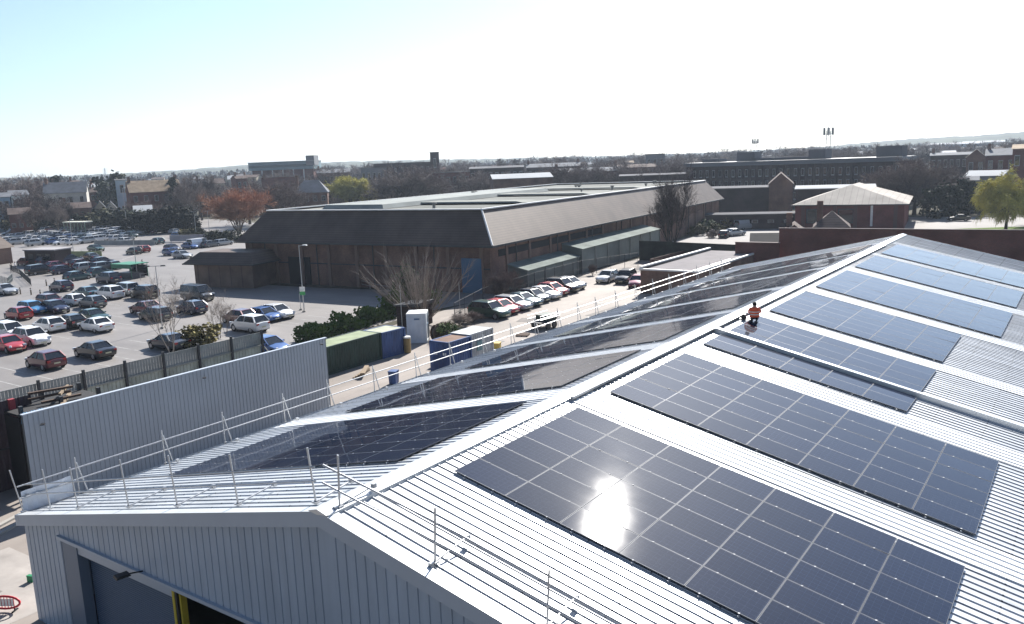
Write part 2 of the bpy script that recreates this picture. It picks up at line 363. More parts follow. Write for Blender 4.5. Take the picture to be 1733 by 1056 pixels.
for side in (1, -1):
    b = MB(); x = side*EAVE; n = int(LEN*3)
    for j in range(n):
        y0, y1 = j/3.0, (j+1)/3.0
        for (ya, da), (yb, db) in (((y0, 0), (y0+.27, 0)), ((y0+.27, 0), (y0+.285, .03)), ((y0+.285, .03), (y0+.32, .03)), ((y0+.32, .03), (y1, 0))):
            b.quad((x-side*da, ya, 0), (x-side*db, yb, 0), (x-side*db, yb, rz_(EAVE)-.03), (x-side*da, ya, rz_(EAVE)-.03))
    b.build("side_wall", M_WALL, shed)
    g = MB()
    for j in range(1):
        prof = [(0.0, 0.0), (0.0, -0.16), (0.20, -0.16), (0.20, 0.03), (0.185, 0.03), (0.185, -0.145), (0.015, -0.145), (0.015, 0.0)]
        x0 = side*(EAVE+0.02); zz = rz_(EAVE)-0.03
        ring = lambda y: [(x0+side*a, y, zz+c) for a, c in prof]
        A, B2 = ring(-0.2), ring(LEN+.1); m = len(prof)
        g.add(A+B2, [(i, (i+1) % m, m+(i+1) % m, m+i) for i in range(m)]+[tuple(range(m)), tuple(range(2*m-1, m-1, -1))])
    g.build("gutter", M_RIDGE, shed)
# verge trim: deep folded flashing over the gable top
for ya, yb in ((-0.19, -0.125), (LEN+0.02, LEN+.12)):
    for side in (1, -1):
        b = MB()
        x1 = EAVE+0.22
        dn = 0.42 if ya < 0 else 0.3
        def P(x, y, d): return (side*x, y, rz_(x)+0.06-d)
        b.hexa([P(0, ya, dn), P(x1, ya, dn), P(x1, yb, dn), P(0, yb, dn)], [P(0, ya, 0), P(x1, ya, 0), P(x1, yb, 0), P(0, yb, 0)])
        b.build("verge_trim", M_TRIM, shed)
b = MB()
for side in (1, -1):
    x1 = EAVE+0.22
    def P(x, y, d=0): return (side*x, y, rz_(x)+0.068-d)
    b.hexa([P(0, -0.20, .006), P(x1, -0.20, .006), P(x1, .16, .006), P(0, .16, .006)], [P(0, -.20), P(x1, -.20), P(x1, .16), P(0, .16)])
b.build("verge_capping", M_RIDGE, shed)
# big door: lintel, jamb, roller shutter, open bay with yellow guide post
b = MB(); b.box(((DX0+DX1)/2, -0.05, LINTEL+0.03), (DX1-DX0+.2, 0.12, 0.12)); b.build("lintel_flashing", M_TRIM, shed)
dr = MB(); x0, x1 = -12.9, -7.35; nz = 46
for j in range(nz):
    za, zb = j*3.6/nz, (j+1)*3.6/nz
    dr.quad((x0, .42, za), (x1, .42, za), (x1, .40, (za+zb)/2), (x0, .40, (za+zb)/2)); dr.quad((x0, .40, (za+zb)/2), (x1, .40, (za+zb)/2), (x1, .42, zb), (x0, .42, zb))
dr.build("roller_shutter", M_SHUT, shed)
b = MB(); b.box((DX0+.50, .20, LINTEL/2), (1.0, .38, LINTEL)); b.build("door_jamb", M_JAMB, shed)
b = MB(); b.box(((x0+x1)/2, .22, LINTEL-.20), (x1-x0+.1, .34, .40)); b.build("shutter_box", M_TRIM, shed)
b = MB(); b.box((-7.2, .14, LINTEL/2), (.12, .30, LINTEL-.02)); b.box((-6.95, .16, LINTEL/2), (.08, .2, LINTEL-.02)); b.build("guide_post", M_YEL, shed)
b = MB(); b.box((-7.07, .12, LINTEL/2), (.10, .24, LINTEL-.04)); b.build("guide_rail", M_BLACK, shed)
def floodlight(P, ang, label, s=1.0):
    t = thing("floodlight", label, "floodlight", P, ang, "floodlights on the grey cladding")
    b = MB(); b.tube(((0, 0, 0), (0.55*s, 0, .10*s)), .03*s); b.build("bracket", M_BLACK, t)
    b = MB(); b.box((.78*s, 0, .12*s), (.55*s, .40*s, .10*s), 0, 0, .9); b.build("lamp_head", M_BLACK, t); return t
floodlight((-8.75, -.02, 4.10), R(-100), "black floodlight over the shutter door lintel of the shed gable", .8)

# ------------------------------------------------------------------ solar arrays
PW, PH, PT = 1.139, 1.764, 0.035
def panel_mesh():
    b = MB(); fw = 0.013
    z = 0.0; zb = -PT
    X, Y = PH, PW
    b.box((X/2, Y/2, (z+zb)/2), (X, Y, PT), 0, 1)
    b.f = [f for i, f in enumerate(b.f) if i != 1]; b.m = [m for i, m in enumerate(b.m) if i != 1]
    o = [(0, 0, z), (X, 0, z), (X, Y, z), (0, Y, z)]; n = [(fw, fw, z), (X-fw, fw, z), (X-fw, Y-fw, z), (fw, Y-fw, z)]
    for i in range(4): b.quad(o[i], o[(i+1) % 4], n[(i+1) % 4], n[i], 1)
    b.quad(*n, 0); return b.mesh("solar_panel", [M_SOLAR, M_ALU])
PANEL = panel_mesh(); PR = random.Random(9)
_c = MB(); _c.box((0, 0, 0), (.045, .04, .012)); CLAMP = _c.mesh("clamp", M_CLAMP)
def solar_array(side, y0, rows, cols, s0, label):
    """cols run down the slope, rows along the ridge"""
    x0, z0 = side*s0*COS, RIDGE-s0*SIN
    t = thing("solar_array", label, "solar array", (x0, y0, z0), 0, "solar arrays bolted to the shed roof")
    for i in range(cols):
        for j in range(rows):
            o = link("solar_panel", PANEL, t)
            s = i*1.7793
            if side > 0: o.location = (s*COS, j*1.154, -s*SIN); o.rotation_euler = (PR.gauss(0, .0022), SLOPE+PR.gauss(0, .0022), 0)
            else: o.location = (-s*COS, j*1.154+PW, -s*SIN); o.rotation_euler = (PR.gauss(0, .0015), SLOPE+PR.gauss(0, .0015), math.pi)
    yl = rows*1.154; rl = MB(); rl.box((0, yl/2-.01, 0), (.04, yl+.12, .04)); rl = rl.mesh("mounting_rail", M_RAIL)
    for i in range(cols):
        for q in (0.22, 0.78):
            s = i*1.7793+PH*q; x, z = side*s*COS, -s*SIN
            link("mounting_rail", rl, t, (x, 0, z-PT-.022))
            if y0 < 20 and rows*cols < 50:
                for j in range(rows+1): link("clamp", CLAMP, t, (x, j*1.154-.008, z+.002))
    return t
S0 = 0.96
RA = ((4.05, 6, 7, "front solar array on the sunlit slope, with the dazzling sun reflection"),
      (13.24, 6, 7, "large solar array on the sunlit slope, second back from the gable, all rows whole"),
      (22.30, 2, 5, "narrow two row solar array on the sunlit slope before the raised flashing"),
      (25.15, 4, 5, "four row solar array on the sunlit slope where the hi vis worker kneels"),
      (31.65, 6, 5, "solar array on the sunlit slope just beyond the kneeling worker's block"),
      (40.9, 7, 6, "seven row pale blue solar array on the sunlit slope, third from the far end"),
      (51.3, 6, 6, "pale solar array on the sunlit slope, second from the far end"),
      (60.3, 6, 8, "farthest solar array on the sunlit slope, dark at its lower corner"))
for y, r, c, l in RA: solar_array(1, y, r, c, S0, l)
LA = ((4.0, 6, 7, "dark solar array on the shaded slope nearest the gable guard rail"),
      (13.3, 6, 7, "dark solar array on the shaded slope, second back from the gable"),
      (22.5, 6, 7, "dark solar array on the shaded slope, third back from the gable"),
      (31.9, 6, 7, "dark solar array on the shaded slope, fourth back from the gable"),
      (41.1, 7, 7, "seven row solar array on the shaded slope, third from the far end"),
      (51.4, 6, 7, "solar array on the shaded slope, second from the far end"),
      (60.4, 6, 7, "farthest solar array on the shaded slope, by the brick wall"))
for y, r, c, l in LA: solar_array(-1, y, r, c, 1.25, l)

# ------------------------------------------------------------------ scaffold guard rails
TUBE = 0.027
def post(b, P, h, lean=(0, 0)):
    b.tube((P, (P[0]+lean[0], P[1]+lean[1], P[2]+h)), TUBE, 6)
def guard(name, label, posts, rails, feet):
    t = thing(name, label, "guard rail", posts[0][0], 0, "scaffold guard rails round the shed roof")
    o = Vector(posts[0][0]); L = lambda p: tuple(Vector(p)-o)
    for P, h, ln in posts:
        b = MB(); post(b, L(P), h, ln)
        b.box(L((P[0], P[1], P[2]+.03)), (.16, .16, .04)); b.build("post", M_GALV, t)
    for pts in rails:
        b = MB(); b.tube([L(p) for p in pts], TUBE, 6); b.build("rail", M_GALV, t)
    for pts in feet:
        b = MB(); b.tube([L(p) for p in pts], TUBE, 6)
        b.box(L(pts[0]), (.10, .10, .10)); b.box(L(pts[-1]), (.12, .12, .12)); b.build("bracket", M_GALV, t)
    return t
gx = (-16.75, -15.3, -13.25, -9.9, -7.1, -4.05, -0.75)
zr = lambda x, d=0.0: rz_(x)+0.07+d
P_ = [((x, 0.42 if i else .1, zr(x)), 1.5+(.12 if i in (3, 4) else 0)+(.2 if i == 0 else 0), (-.10, -.22 if i == 0 else -.05)) for i, x in enumerate(gx)]
guard("guard_rail", "scaffold guard rail along the shaded half of the front verge, with the white sheet", P_,
      [[(x-.05, .38, zr(x, h)) for x in (-17.1, -13.2, -8.0, -0.6)] for h in (.60, 0.98)]+[[(-16.9, .1, zr(16.9, .52)), (-16.9, 2.2, zr(16.9, .52))]],
      [[(x, .45, zr(x, .03)), (x-.05, 1.75, zr(x, .14))] for x in gx[2:]])
hx = (0.22, 3.3, 6.35, 9.4, 12.4, 15.6)
P_ = [((x, .34, zr(x)), 1.42, (.14, -.05)) for x in hx]
guard("guard_rail", "scaffold guard rail along the sunlit half of the front verge", P_,
      [[(x+.05, .36 if k else .30, zr(x, h)) for x in (-.35, 4, 9, 15.9)] for k, h in enumerate((.60, 1.05))]+[[(x, 1.35, zr(x, .14)) for x in (.6, 6, 11, 15.7)]],
      [[(x, .2, zr(x, .03)), (x+.02, 1.55, zr(x, .16))] for x in hx])
ys = (2.3, 6.06, 9.1, 12.6, 15.5, 18.9, 22.4, 25.6, 29.0, 32.2, 35.2, 38.3, 41.2, 44.0, 47.4, 51, 54.5, 58, 61.4, 64.6, 68, 71.2)
zE = rz_(16.75)-.05
P_ = []
for k, y in enumerate(ys):
    P_.append(((-16.92, y, zE-.1), 1.6, (-.06, .02)))
    P_.append(((-16.80, y+.30, zE-.05), 1.35, (-.14, -.26)))
ft = [[(-16.9, y, zE+.04), (-16.0, y, rz_(16.0)+.12)] for y in ys]
guard("guard_rail", "long scaffold guard rail down the eaves facing the yard", P_,
      [[(-16.99, y, zE+h) for y in (.1, 18, 37, 55, 74)] for h in (.60, 1.06)], ft)
# white sheet on the corner
b = MB(); n = 10
for j in range(n):
    u, v = j/n, (j+1)/n
    f = lambda u, z: (-16.98-.05*math.sin(7*u)-.02*math.sin(23*u), .2+1.9*u, zE-.15+z)
    q = (f(u, 0.05+.08*u), f(v, .05+.08*v), f(v, .98), f(u, .98))
    b.quad(*q); b.quad(*[(p[0]-.012, p[1], p[2]) for p in q[::-1]])
tag(b.build("plastic_sheet", mat("white_sheet", (.72, .76, .82), rough=.5, noise=.1, scale=2)), "white plastic sheet tied to the corner of the scaffold guard rail", "plastic sheet")
# ------------------------------------------------------------------ ground
def sheet(name, poly, z, m, kind="structure"):
    b = MB(); b.add([(p[0], p[1], z) for p in poly], (tuple(range(len(poly))),)); return tag(b.build(name, m), kind=kind)
M_LAND = mat("town_ground", (0.085, 0.08, 0.06), rough=1.0, spec=.1, noise=.35, scale=.02, detail=10)
M_YARD = mat("yard_concrete", (0.29, 0.255, 0.228), rough=0.75, spec=.25, noise=.24, scale=.16, detail=10, bump=.1, bscale=6)
weather(M_YARD, (.35, .06, 1), .8, .78, 1.08)
weather(M_ASPH, (.05, .30, 1), .9, .86, 1.08)
M_ROAD = mat("road_asphalt", (0.17, 0.165, 0.16), rough=.9, noise=.18, scale=.1, detail=9)
M_GRASS = mat("grass_green", (0.09, 0.14, 0.025), rough=1, spec=.1, noise=.4, scale=.6, detail=8)
M_MARK = mat("marking_white", (0.36, 0.355, 0.345), rough=.8, noise=.35, scale=1.2)
M_MARKY = mat("marking_yellow", (0.55, 0.45, 0.12), rough=.8, noise=.35, scale=1.2)
sheet("ground", ((-4400, -900), (2800, -900), (2800, 4400), (-4400, 4400)), 0.0, M_LAND)
sheet("car_park_ground", ((-43.2, -30), (-46.5, 60), (-44, 72), (-75, 66), (-100, 64), (-98, 90), (-140, 110), (-170, 150), (-300, 190), (-330, 120), (-200, -40)), 0.008, M_ASPH)
sheet("yard_ground", ((60, -40), (60, 74), (-22, 78), (-22, 120), (-46, 120), (-45.5, 62), (-42.9, 30), (-43.0, -40)), 0.016, M_YARD)
sheet("distant_lot_ground", ((-52, 128), (60, 128), (60, 205), (-54, 205)), 0.012, mat("pale_lot", (.25, .235, .225), rough=.9, noise=.15, scale=.1))
sheet("lawn_ground", ((-8, 173.5), (40, 173.5), (40, 184), (3, 181)), 0.02, M_GRASS)
# bay lines on the car park: rows seen end on
b = MB()
def line(b, p, q, w, z=0.014):
    d = Vector((q[0]-p[0], q[1]-p[1], 0)).normalized(); n = Vector((-d.y, d.x, 0))*w/2
    b.quad((p[0]+n.x, p[1]+n.y, z), (p[0]-n.x, p[1]-n.y, z), (q[0]-n.x, q[1]-n.y, z), (q[0]+n.x, q[1]+n.y, z))
for xr in (-57.5, -62.6, -74, -79, -90.5):
    for k in range(16):
        y = 6+2.5*k
        if xr < -70 and y > 50: continue
        line(b, (xr-2.3, y+1.25), (xr+2.3, y+1.25), .11)
for k in range(8): line(b, (-58+3.5*k*.0-k*0, 46+2.0*k), (-55, 46+2.0*k), .1)
tag(b.build("car_park_ground_markings", M_MARK), kind="structure")
b = MB()
p, q = at(250, 425), at(330, 470)
for k in range(10): line(b, p.lerp(at(205, 440), k/10), p.lerp(at(205, 440), k/10+.05), .5)
tag(b.build("road_ground_markings", M_MARK), kind="structure")
b = MB()
y0 = at(0, 905); y1 = at(45, 880); y2 = at(0, 945); y3 = at(45, 912)
b.quad((-24.3, -8, .021), (-17.2, -8, .021), (-17.2, 2.6, .021), (-24.3, 2.4, .021))
tag(b.build("concrete_apron_ground", mat("pale_apron", (.34, .31, .285), rough=.9, noise=.3, scale=.5, detail=9)), kind="structure")
# sunken gutter channel with kerbs across the yard by the shed corner
b = MB()
d = (y1-y0).normalized(); nn = Vector((-d.y, d.x, 0))
A = y0-d*6; B_ = y1+d*6
for off, h, m in ((0.0, .12, 0), (.75, .12, 0)):
    c0, c1 = A+nn*off, B_+nn*off
    b.hexa([(c0-nn*.12).to_tuple(), (c1-nn*.12).to_tuple(), (c1+nn*.12).to_tuple(), (c0+nn*.12).to_tuple()],
           [(c0-nn*.12+Vector((0, 0, h))).to_tuple(), (c1-nn*.12+Vector((0, 0, h))).to_tuple(), (c1+nn*.12+Vector((0, 0, h))).to_tuple(), (c0+nn*.12+Vector((0, 0, h))).to_tuple()])
tag(b.build("kerb_ground", M_CONC), kind="structure")

# ------------------------------------------------------------------ grey cladded screen wall
WX, WY0, WY1, WH = -27.15, 5.0, 24.85, 5.12
t = thing("screen_wall", "tall grey ribbed steel screen wall standing between yard and fence", "wall", (WX, WY0, 0), kind="thing")
b = MB(); n = int((WY1-WY0)/.25)
for j in range(n):
    a = j*.25
    for (u, du), (v, dv) in (((0, 0), (.17, 0)), ((.17, 0), (.185, .03)), ((.185, .03), (.235, .03)), ((.235, .03), (.25, 0))):
        b.quad((-du, a+u, 0), (-dv, a+v, 0), (-dv, a+v, WH), (-du, a+u, WH))
b.build("cladding", mat("grey_cladding", (0.37, 0.41, 0.455), rough=.45, noise=.08, scale=.4), t)
b = MB(); b.box((-.10, (WY1-WY0)/2, WH+.02), (.24, WY1-WY0+.04, .05)); b.build("capping", M_TRIM, t)
b = MB(); b.box((-.14, (WY1-WY0)/2, WH/2), (.12, WY1-WY0-.02, WH)); b.build("frame", mat("wall_back", (.12, .13, .14), rough=.7), t)
for (px, py), lb in (((75, 716), "black floodlight at the near end of the grey screen wall"), ((346, 638), "black floodlight at the middle of the grey screen wall"), ((543, 582), "black floodlight at the far end of the grey screen wall")):
    P = at(px, py, WH-.35); k = (WX-CAM[0])/(P.x-CAM[0]); P = Vector(CAM)+(P-Vector(CAM))*k
    floodlight((WX+.04, P.y, P.z), R(-38), lb, .5)

# ------------------------------------------------------------------ fence behind it
M_FEN = mat("fence_sheet", (.48, .52, .46), rough=.7, noise=.35, scale=.9)
M_MESH = mat("fence_mesh_dark", (.30, .32, .31), rough=.7, noise=.25, scale=.7)
M_STEEL = mat("dark_steel", (.05, .052, .056), rough=.6)
FX, FY0, FY1, FH = -41.0, -6.0, 30.1, 3.35
t = thing("yard_fence", "high boundary fence of pale ribbed sheets topped with dark mesh beside the car park", "fence", (FX, FY0, 0))
Lf = FY1-FY0
b = MB(); n = int(Lf/.30)
for j in range(n):
    a = j*.3
    b.quad((.03, a, 0), (.03, a+.2, 0), (.03, a+.2, 2.2), (.03, a, 2.2)); b.quad((.03, a+.2, 0), (-.03, a+.25, 0), (-.03, a+.25, 2.2), (.03, a+.2, 2.2)); b.quad((-.03, a+.25, 0), (.03, a+.3, 0), (.03, a+.3, 2.2), (-.03, a+.25, 2.2))
    b.quad((-.05, a+.3, 0), (-.05, a, 0), (-.05, a, 2.2), (-.05, a+.3, 2.2))
b.build("sheeting", M_FEN, t)
b = MB(); n = int(Lf/.22)
for j in range(n): b.box((.0, j*.22+.1, 2.80), (.035, .185, 1.05))
for z in (2.35, 2.8, 3.28): b.box((0.0, Lf/2, z), (.05, Lf, .06))
b.build("mesh_panel", M_MESH, t)
b = MB(); b.box((.10, Lf/2, 2.24), (.10, Lf, .09)); b.build("rail", mat("pale_rail", (.33, .34, .31), rough=.7, noise=.2, scale=1), t)
for k in range(int(Lf/3.0)+1):
    b = MB(); b.box((.16, k*3.0+.1, FH/2+.1), (.16, .16, FH+.2)); b.build("post", M_STEEL, t)
    if k % 2 == 0:
        b = MB(); b.tube(((.2, k*3.0+.2, 2.1), (.5, k*3.0+1.3, .3)), .05, 5); b.build("brace", mat("pale_rail", (.3, .3, .3)), t)
# maroon bay wall + red post + timber on the bay roof
t = thing("bay_wall", "maroon ribbed steel bay wall with a bright red post beside the yard", "wall", (-31.9, 2.2, 0), kind="thing")
b = MB()
for j in range(18):
    a = j*.3
    b.quad((0, a, 0), (0, a+.2, 0), (0, a+.2, 4.9), (0, a, 4.9)); b.quad((0, a+.2, 0), (-.05, a+.22, 0), (-.05, a+.22, 4.9), (0, a+.2, 4.9)); b.quad((-.05, a+.22, 0), (0, a+.3, 0), (0, a+.3, 4.9), (-.05, a+.22, 4.9))
b.build("cladding", mat("maroon_sheet", (.065, .045, .055), rough=.7, noise=.35, scale=.8), t)
b = MB(); b.box((.05, 4.35, 2.45), (.25, .30, 4.95)); b.build("post", mat("red_post", (.30, .035, .045), rough=.6, noise=.3, scale=1.5), t)
b = MB(); b.box((.03, 2.2, 2.3), (.06, 4.0, .07)); b.build("rail", M_STEEL, t)
t = thing("storage_rack", "dark open timber storage rack behind the screen wall, loaded with brown timber", "rack", (-30.2, 6.1, 0))
b = MB()
for x in (-.1, -2.2):
    for y in (.2, 2.3, 4.4): b.box((x, y, 2.4), (.18, .18, 4.8))
b.build("frame", M_STEEL, t)
b = MB(); b.box((-1.15, 2.3, 4.3), (2.4, 4.5, .12)); b.box((-2.32, 2.3, 2.1), (.06, 4.5, 4.2)); b.box((-1.15, .06, 2.1), (2.2, .05, 4.2)); b.build("backboard", M_DARK, t)
rng = random.Random(5)
M_TIM = mat("brown_timber", (.11, .07, .05), rough=.9, noise=.4, scale=1.5); M_TIM2 = mat("pale_timber", (.24, .18, .12), rough=.9, noise=.3, scale=1.5)
for k in range(5):
    tb = MB(); a = rng.uniform(-.5, .5)+(1.4 if k % 3 == 0 else 0)
    tb.box((0, 0, 0), (rng.uniform(2.0, 3.4), rng.uniform(.10, .2), .12))
    o = tb.build("timber_beam", M_TIM if k % 3 else M_TIM2); o.location = (-31.3+rng.uniform(-.6, .6), 8.2+rng.uniform(-.9, 1.2), 4.43+.125*k); o.rotation_euler = (0, 0, a+1.0)
    tag(o, "long brown timber beam piled on top of the dark storage rack" if k % 3 else "pale timber beam piled on top of the dark storage rack", "timber", "timber piled on the rack")
b = MB()
for k in range(9):
    r = .34; z = 4.15; c = (-29.75, 6.2+.13*k, z)
    pts = [(c[0]+r*.8*math.cos(a), c[1]+.03*math.sin(3*a), c[2]+r*math.sin(a)*1.1) for a in [2*math.pi*j/12 for j in range(13)]]
    b.tube(pts, .055, 6, k % 3 == 2)
tag(b.build("hose_coil", [mat("blue_hose", (.05, .25, .45), rough=.5), mat("blue_hose_dark", (.02, .05, .10), rough=.5)]), "coil of bright blue hose hung on the storage rack", "hose coil")

# ------------------------------------------------------------------ containers, cabins and clutter in the yard
def corr_box(b, L, Wd, H, mi=0, pitch=.28, dep=.05):
    """ribbed container body, length on Y, width on X (from -Wd..0)"""
    def run(p0, p1, nrm):
        p0 = Vector(p0); p1 = Vector(p1); d = (p1-p0); n = max(2, int(d.length/pitch)); d /= n; nr = Vector(nrm)*dep
        for j in range(n):
            a = p0+d*j
            q = [a, a+d*.35, a+d*.5+(-nr), a+d*.85+(-nr), a+d]
            for u, v in zip(q[:-1], q[1:]): b.quad((u.x, u.y, .12), (v.x, v.y, .12), (v.x, v.y, H-.08), (u.x, u.y, H-.08), mi)
    run((0, 0, 0), (0, L, 0), (1, 0, 0)); run((-Wd, L, 0), (-Wd, 0, 0), (-1, 0, 0)); run((0, L, 0), (-Wd, L, 0), (0, 1, 0)); run((-Wd, 0, 0), (0, 0, 0), (0, -1, 0))
    for z in (.08, H-.05):
        for (c, s) in (((0, L/2), (.14, L)), ((-Wd, L/2), (.14, L))): b.box((c[0], c[1], z), (s[0], s[1]+.08, .14), 0, mi)
        for (c, s) in (((-Wd/2, 0), (Wd-.14, .12)), ((-Wd/2, L), (Wd-.14, .12))): b.box((c[0], c[1], z), (s[0], s[1], .135), 0, mi)
    for x in (0, -Wd):
        for y in (0, L): b.box((x, y, H/2), (.16, .16, H-.01), 0, mi)
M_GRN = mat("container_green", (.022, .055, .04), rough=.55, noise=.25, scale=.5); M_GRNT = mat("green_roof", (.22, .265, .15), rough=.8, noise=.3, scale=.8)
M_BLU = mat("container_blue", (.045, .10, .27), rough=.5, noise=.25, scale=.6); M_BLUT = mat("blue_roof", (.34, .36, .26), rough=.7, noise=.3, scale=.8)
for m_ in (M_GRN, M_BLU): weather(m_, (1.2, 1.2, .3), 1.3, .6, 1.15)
M_CABIN = mat("cabin_white", (.62, .66, .68), rough=.5, noise=.12, scale=.8)
def container(name, label, cat, loc, rz, L, Wd, H, m, mt, doors=None, group=None):
    t = thing(name, label, cat, loc, rz, group)
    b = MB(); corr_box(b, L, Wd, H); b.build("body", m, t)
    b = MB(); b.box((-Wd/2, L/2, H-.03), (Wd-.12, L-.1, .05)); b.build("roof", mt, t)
    if doors is not None:
        yy = 0 if doors < 0 else L
        for k in (0, 1):
            b = MB(); b.box((-Wd*.25-Wd*.5*k, yy+.07*doors, H/2), (Wd*.47, .05, H-.3))
            for q in (.35, .65): b.box((-Wd*.5*k-Wd*.5*q, yy+.12*doors, H/2), (.04, .04, H-.35))
            d = b.build("door", m, t)
            b = MB(); b.box((-Wd*.25-Wd*.5*k+.1, yy+.11*doors, H*.62), (.34, .02, .22)); b.build("sign", M_WHITE, d)
    return t
pB = at(637, 612)
container("shipping_container", "dark green shipping container with a pale mossy roof behind the screen wall", "container", (-34.6, 24.6, 0), R(1), 13.2, 2.44, 2.35, M_GRN, M_GRNT, -1, "containers in the yard")
container("shipping_container", "blue shipping container with a white notice, butted to the green container", "container", (-34.75, 37.95, 0), R(-3), 2.7, 2.3, 2.3, M_BLU, M_BLUT, -1, "containers in the yard")
container("shipping_container", "small blue container beside the white graffitied cabin at the eaves", "container", (-26.1, 36.5, 0), R(-1), 2.75, 1.9, 2.55, M_BLU, mat("rust_roof", (.16, .09, .06), rough=.9, noise=.4, scale=1), -1, "containers in the yard")
t = container("site_cabin", "white graffitied site cabin with a bright roof beside the small blue container", "cabin", (-26.15, 39.3, 0), R(0), 3.1, 1.9, 2.65, mat("cabin_pale", (.46, .48, .50), rough=.6, noise=.35, scale=1.2), M_WHITE, None)
b = MB(); b.box((.09, 1.2, 1.5), (.04, .7, .8)); b.build("window", mat("cabin_teal", (.12, .24, .27), rough=.3), t)
t = thing("site_cabin", "tall pale blue white cabin with a dark door edge by the hedge", "cabin", at(722, 580), R(35))
b = MB(); corr_box(b, 2.0, 1.7, 2.75, 0, .5, .02); b.build("body", M_CABIN, t)
b = MB(); b.box((-.85, 1.0, 2.79), (1.85, 2.15, .10)); b.build("roof", M_WHITE, t)
b = MB(); b.box((.10, 1.75, 1.25), (.03, .22, 2.1)); b.build("door", M_BLACK, t)
b = MB(); b.box((.10, .8, 1.7), (.02, 1.2, .10)); b.box((-.8, -.09, 2.3), (.5, .02, .12)); b.build("sign", mat("sign_blue", (.10, .16, .25)), t)
for k in range(3):
    t = thing("cable_drum", "brown wooden cable drum standing behind the tall white cabin", "cable drum", at(738+6*k, 575-2.5*k), R(10), "cable drums by the white cabin"); t.scale = (.72,)*3
    for s in (-.25, .25):
        b = MB(); b.lathe(((1.0, -.04), (1.0, .04)), 18, (s, 0, 1.0), 0, 'x'); b.build("flange", M_TIM, t)
    b = MB(); b.lathe(((.55, -.22), (.55, .22)), 14, (0, 0, 1.0), 0, 'x'); b.build("core", mat("cable_grey", (.10, .09, .09)), t)
    t["label"] = ("brown wooden cable drum standing against the tall white cabin", "brown cable drum between two other drums by the white cabin", "brown cable drum at the brush end of the drum row")[k]
# brown timber shed behind cabin
t = thing("timber_hut", "dark brown timber hut under the bare bush behind the white cabin", "hut", (-42.6, 51.0, 0), R(8))
b = MB(); b.box((0, 0, 1.1), (2.6, 2.8, 2.2)); b.build("wall", banded("hut_boards", (.07, .05, .045), (.03, .02, .02), 2, 6, noise=.3), t)
b = MB(); b.hexa([(-1.5, -1.6, 2.2), (1.5, -1.6, 2.2), (1.5, 1.6, 2.2), (-1.5, 1.6, 2.2)], [(-1.5, -1.6, 2.3), (1.5, -1.6, 2.55), (1.5, 1.6, 2.55), (-1.5, 1.6, 2.3)]); b.build("roof", M_STEEL, t)
def litter(name, label, cat, px, py, fn):
    P = at(px, py); t = thing(name, label, cat, P, R(20)); fn(t); return t
def bin_(t, m):
    b = MB(); b.box((0, 0, .5), (.55, .6, .9), 0, 0, 1.12); b.build("body", m, t)
    b = MB(); b.box((0, 0, 1.0), (.66, .72, .08)); b.build("lid", m, t)
    for s in (-.2, .2):
        b = MB(); b.lathe(((.1, -.03), (.1, .03)), 8, (s, .3, .1), 0, 'x'); b.build("wheel", M_BLACK, t)
litter("wheelie_bin", "blue wheelie bin standing alone on the yard concrete", "bin", 667, 649, lambda t: bin_(t, M_BLU))
litter("wheelie_bin", "dark green wheelie bin at the corner of the small blue container", "bin", 743, 618, lambda t: bin_(t, M_GRN))
def tank(t):
    b = MB(); b.lathe(((.28, 0), (.32, .1), (.32, 1.3), (.28, 1.35)), 12); b.build("body", mat("drum_olive", (.28, .2, .08), rough=.6, noise=.3, scale=2), t)
    b = MB(); b.lathe(((.34, 1.36), (.34, 1.50)), 12); b.build("lid", M_WHITE, t)
litter("oil_drum", "olive oil drum with a white lid beside the blue container", "drum", 690, 597, tank)
def plank(t):
    b = MB()
    for k in range(4): b.box((.1*k, 0, .06+.12*k), (.35, 2.6, .1), .1*k)
    b.build("board", M_TIM2, t)
litter("plank_stack", "short stack of pale planks lying on the yard by the green container", "planks", 612, 634, plank)
def skipbox(t):
    b = MB(); b.box((0, 0, .3), (1.6, .7, .5)); b.build("body", mat("tub_yellow", (.5, .36, .08), rough=.7, noise=.2, scale=2), t)
    b = MB(); b.box((0, 0, .56), (1.7, .8, .05)); b.build("lid", mat("tub_yellow", (.5, .36, .08)), t)
litter("grit_bin", "low yellow grit bin beside the white graffitied cabin", "grit bin", 832, 590, skipbox)
def pal(t):
    b = MB()
    for k in range(5): b.box((0, -.5+.25*k, .13), (1.2, .16, .05))
    for k in (-1, 0, 1): b.box((.5*k, 0, .055), (.1, 1.1, .1))
    b.build("deck", M_TIM, t)
litter("wood_pallet", "dark wooden pallet lying on the yard near the eaves rail", "pallet", 885, 568, pal)
def trailer(t):
    b = MB(); b.box((0, 0, .75), (1.7, 3.2, .12)); b.build("deck", M_STEEL, t)
    for z in (1.1, 1.45):
        b = MB(); b.tube(((.8, -1.6, z), (.8, 1.6, z)), .04); b.tube(((-.8, -1.6, z), (-.8, 1.6, z)), .04); b.build("side_rail", M_GALV, t)
    for sx in (-.9, .9):
        for sy in (-.5, .5):
            b = MB(); b.lathe(((.34, -.1), (.38, 0), (.34, .1)), 12, (sx, sy, .38), 0, 'x'); b.build("wheel", M_BLACK, t)
    b = MB(); b.box((0, .4, 1.1), (1.3, 1.8, .55)); b.build("load", M_GRN, t)
o = litter("flat_trailer", "small dark trailer with rails and a green load parked by the eaves", "trailer", 921, 555, trailer); o.rotation_euler.z = R(-5)
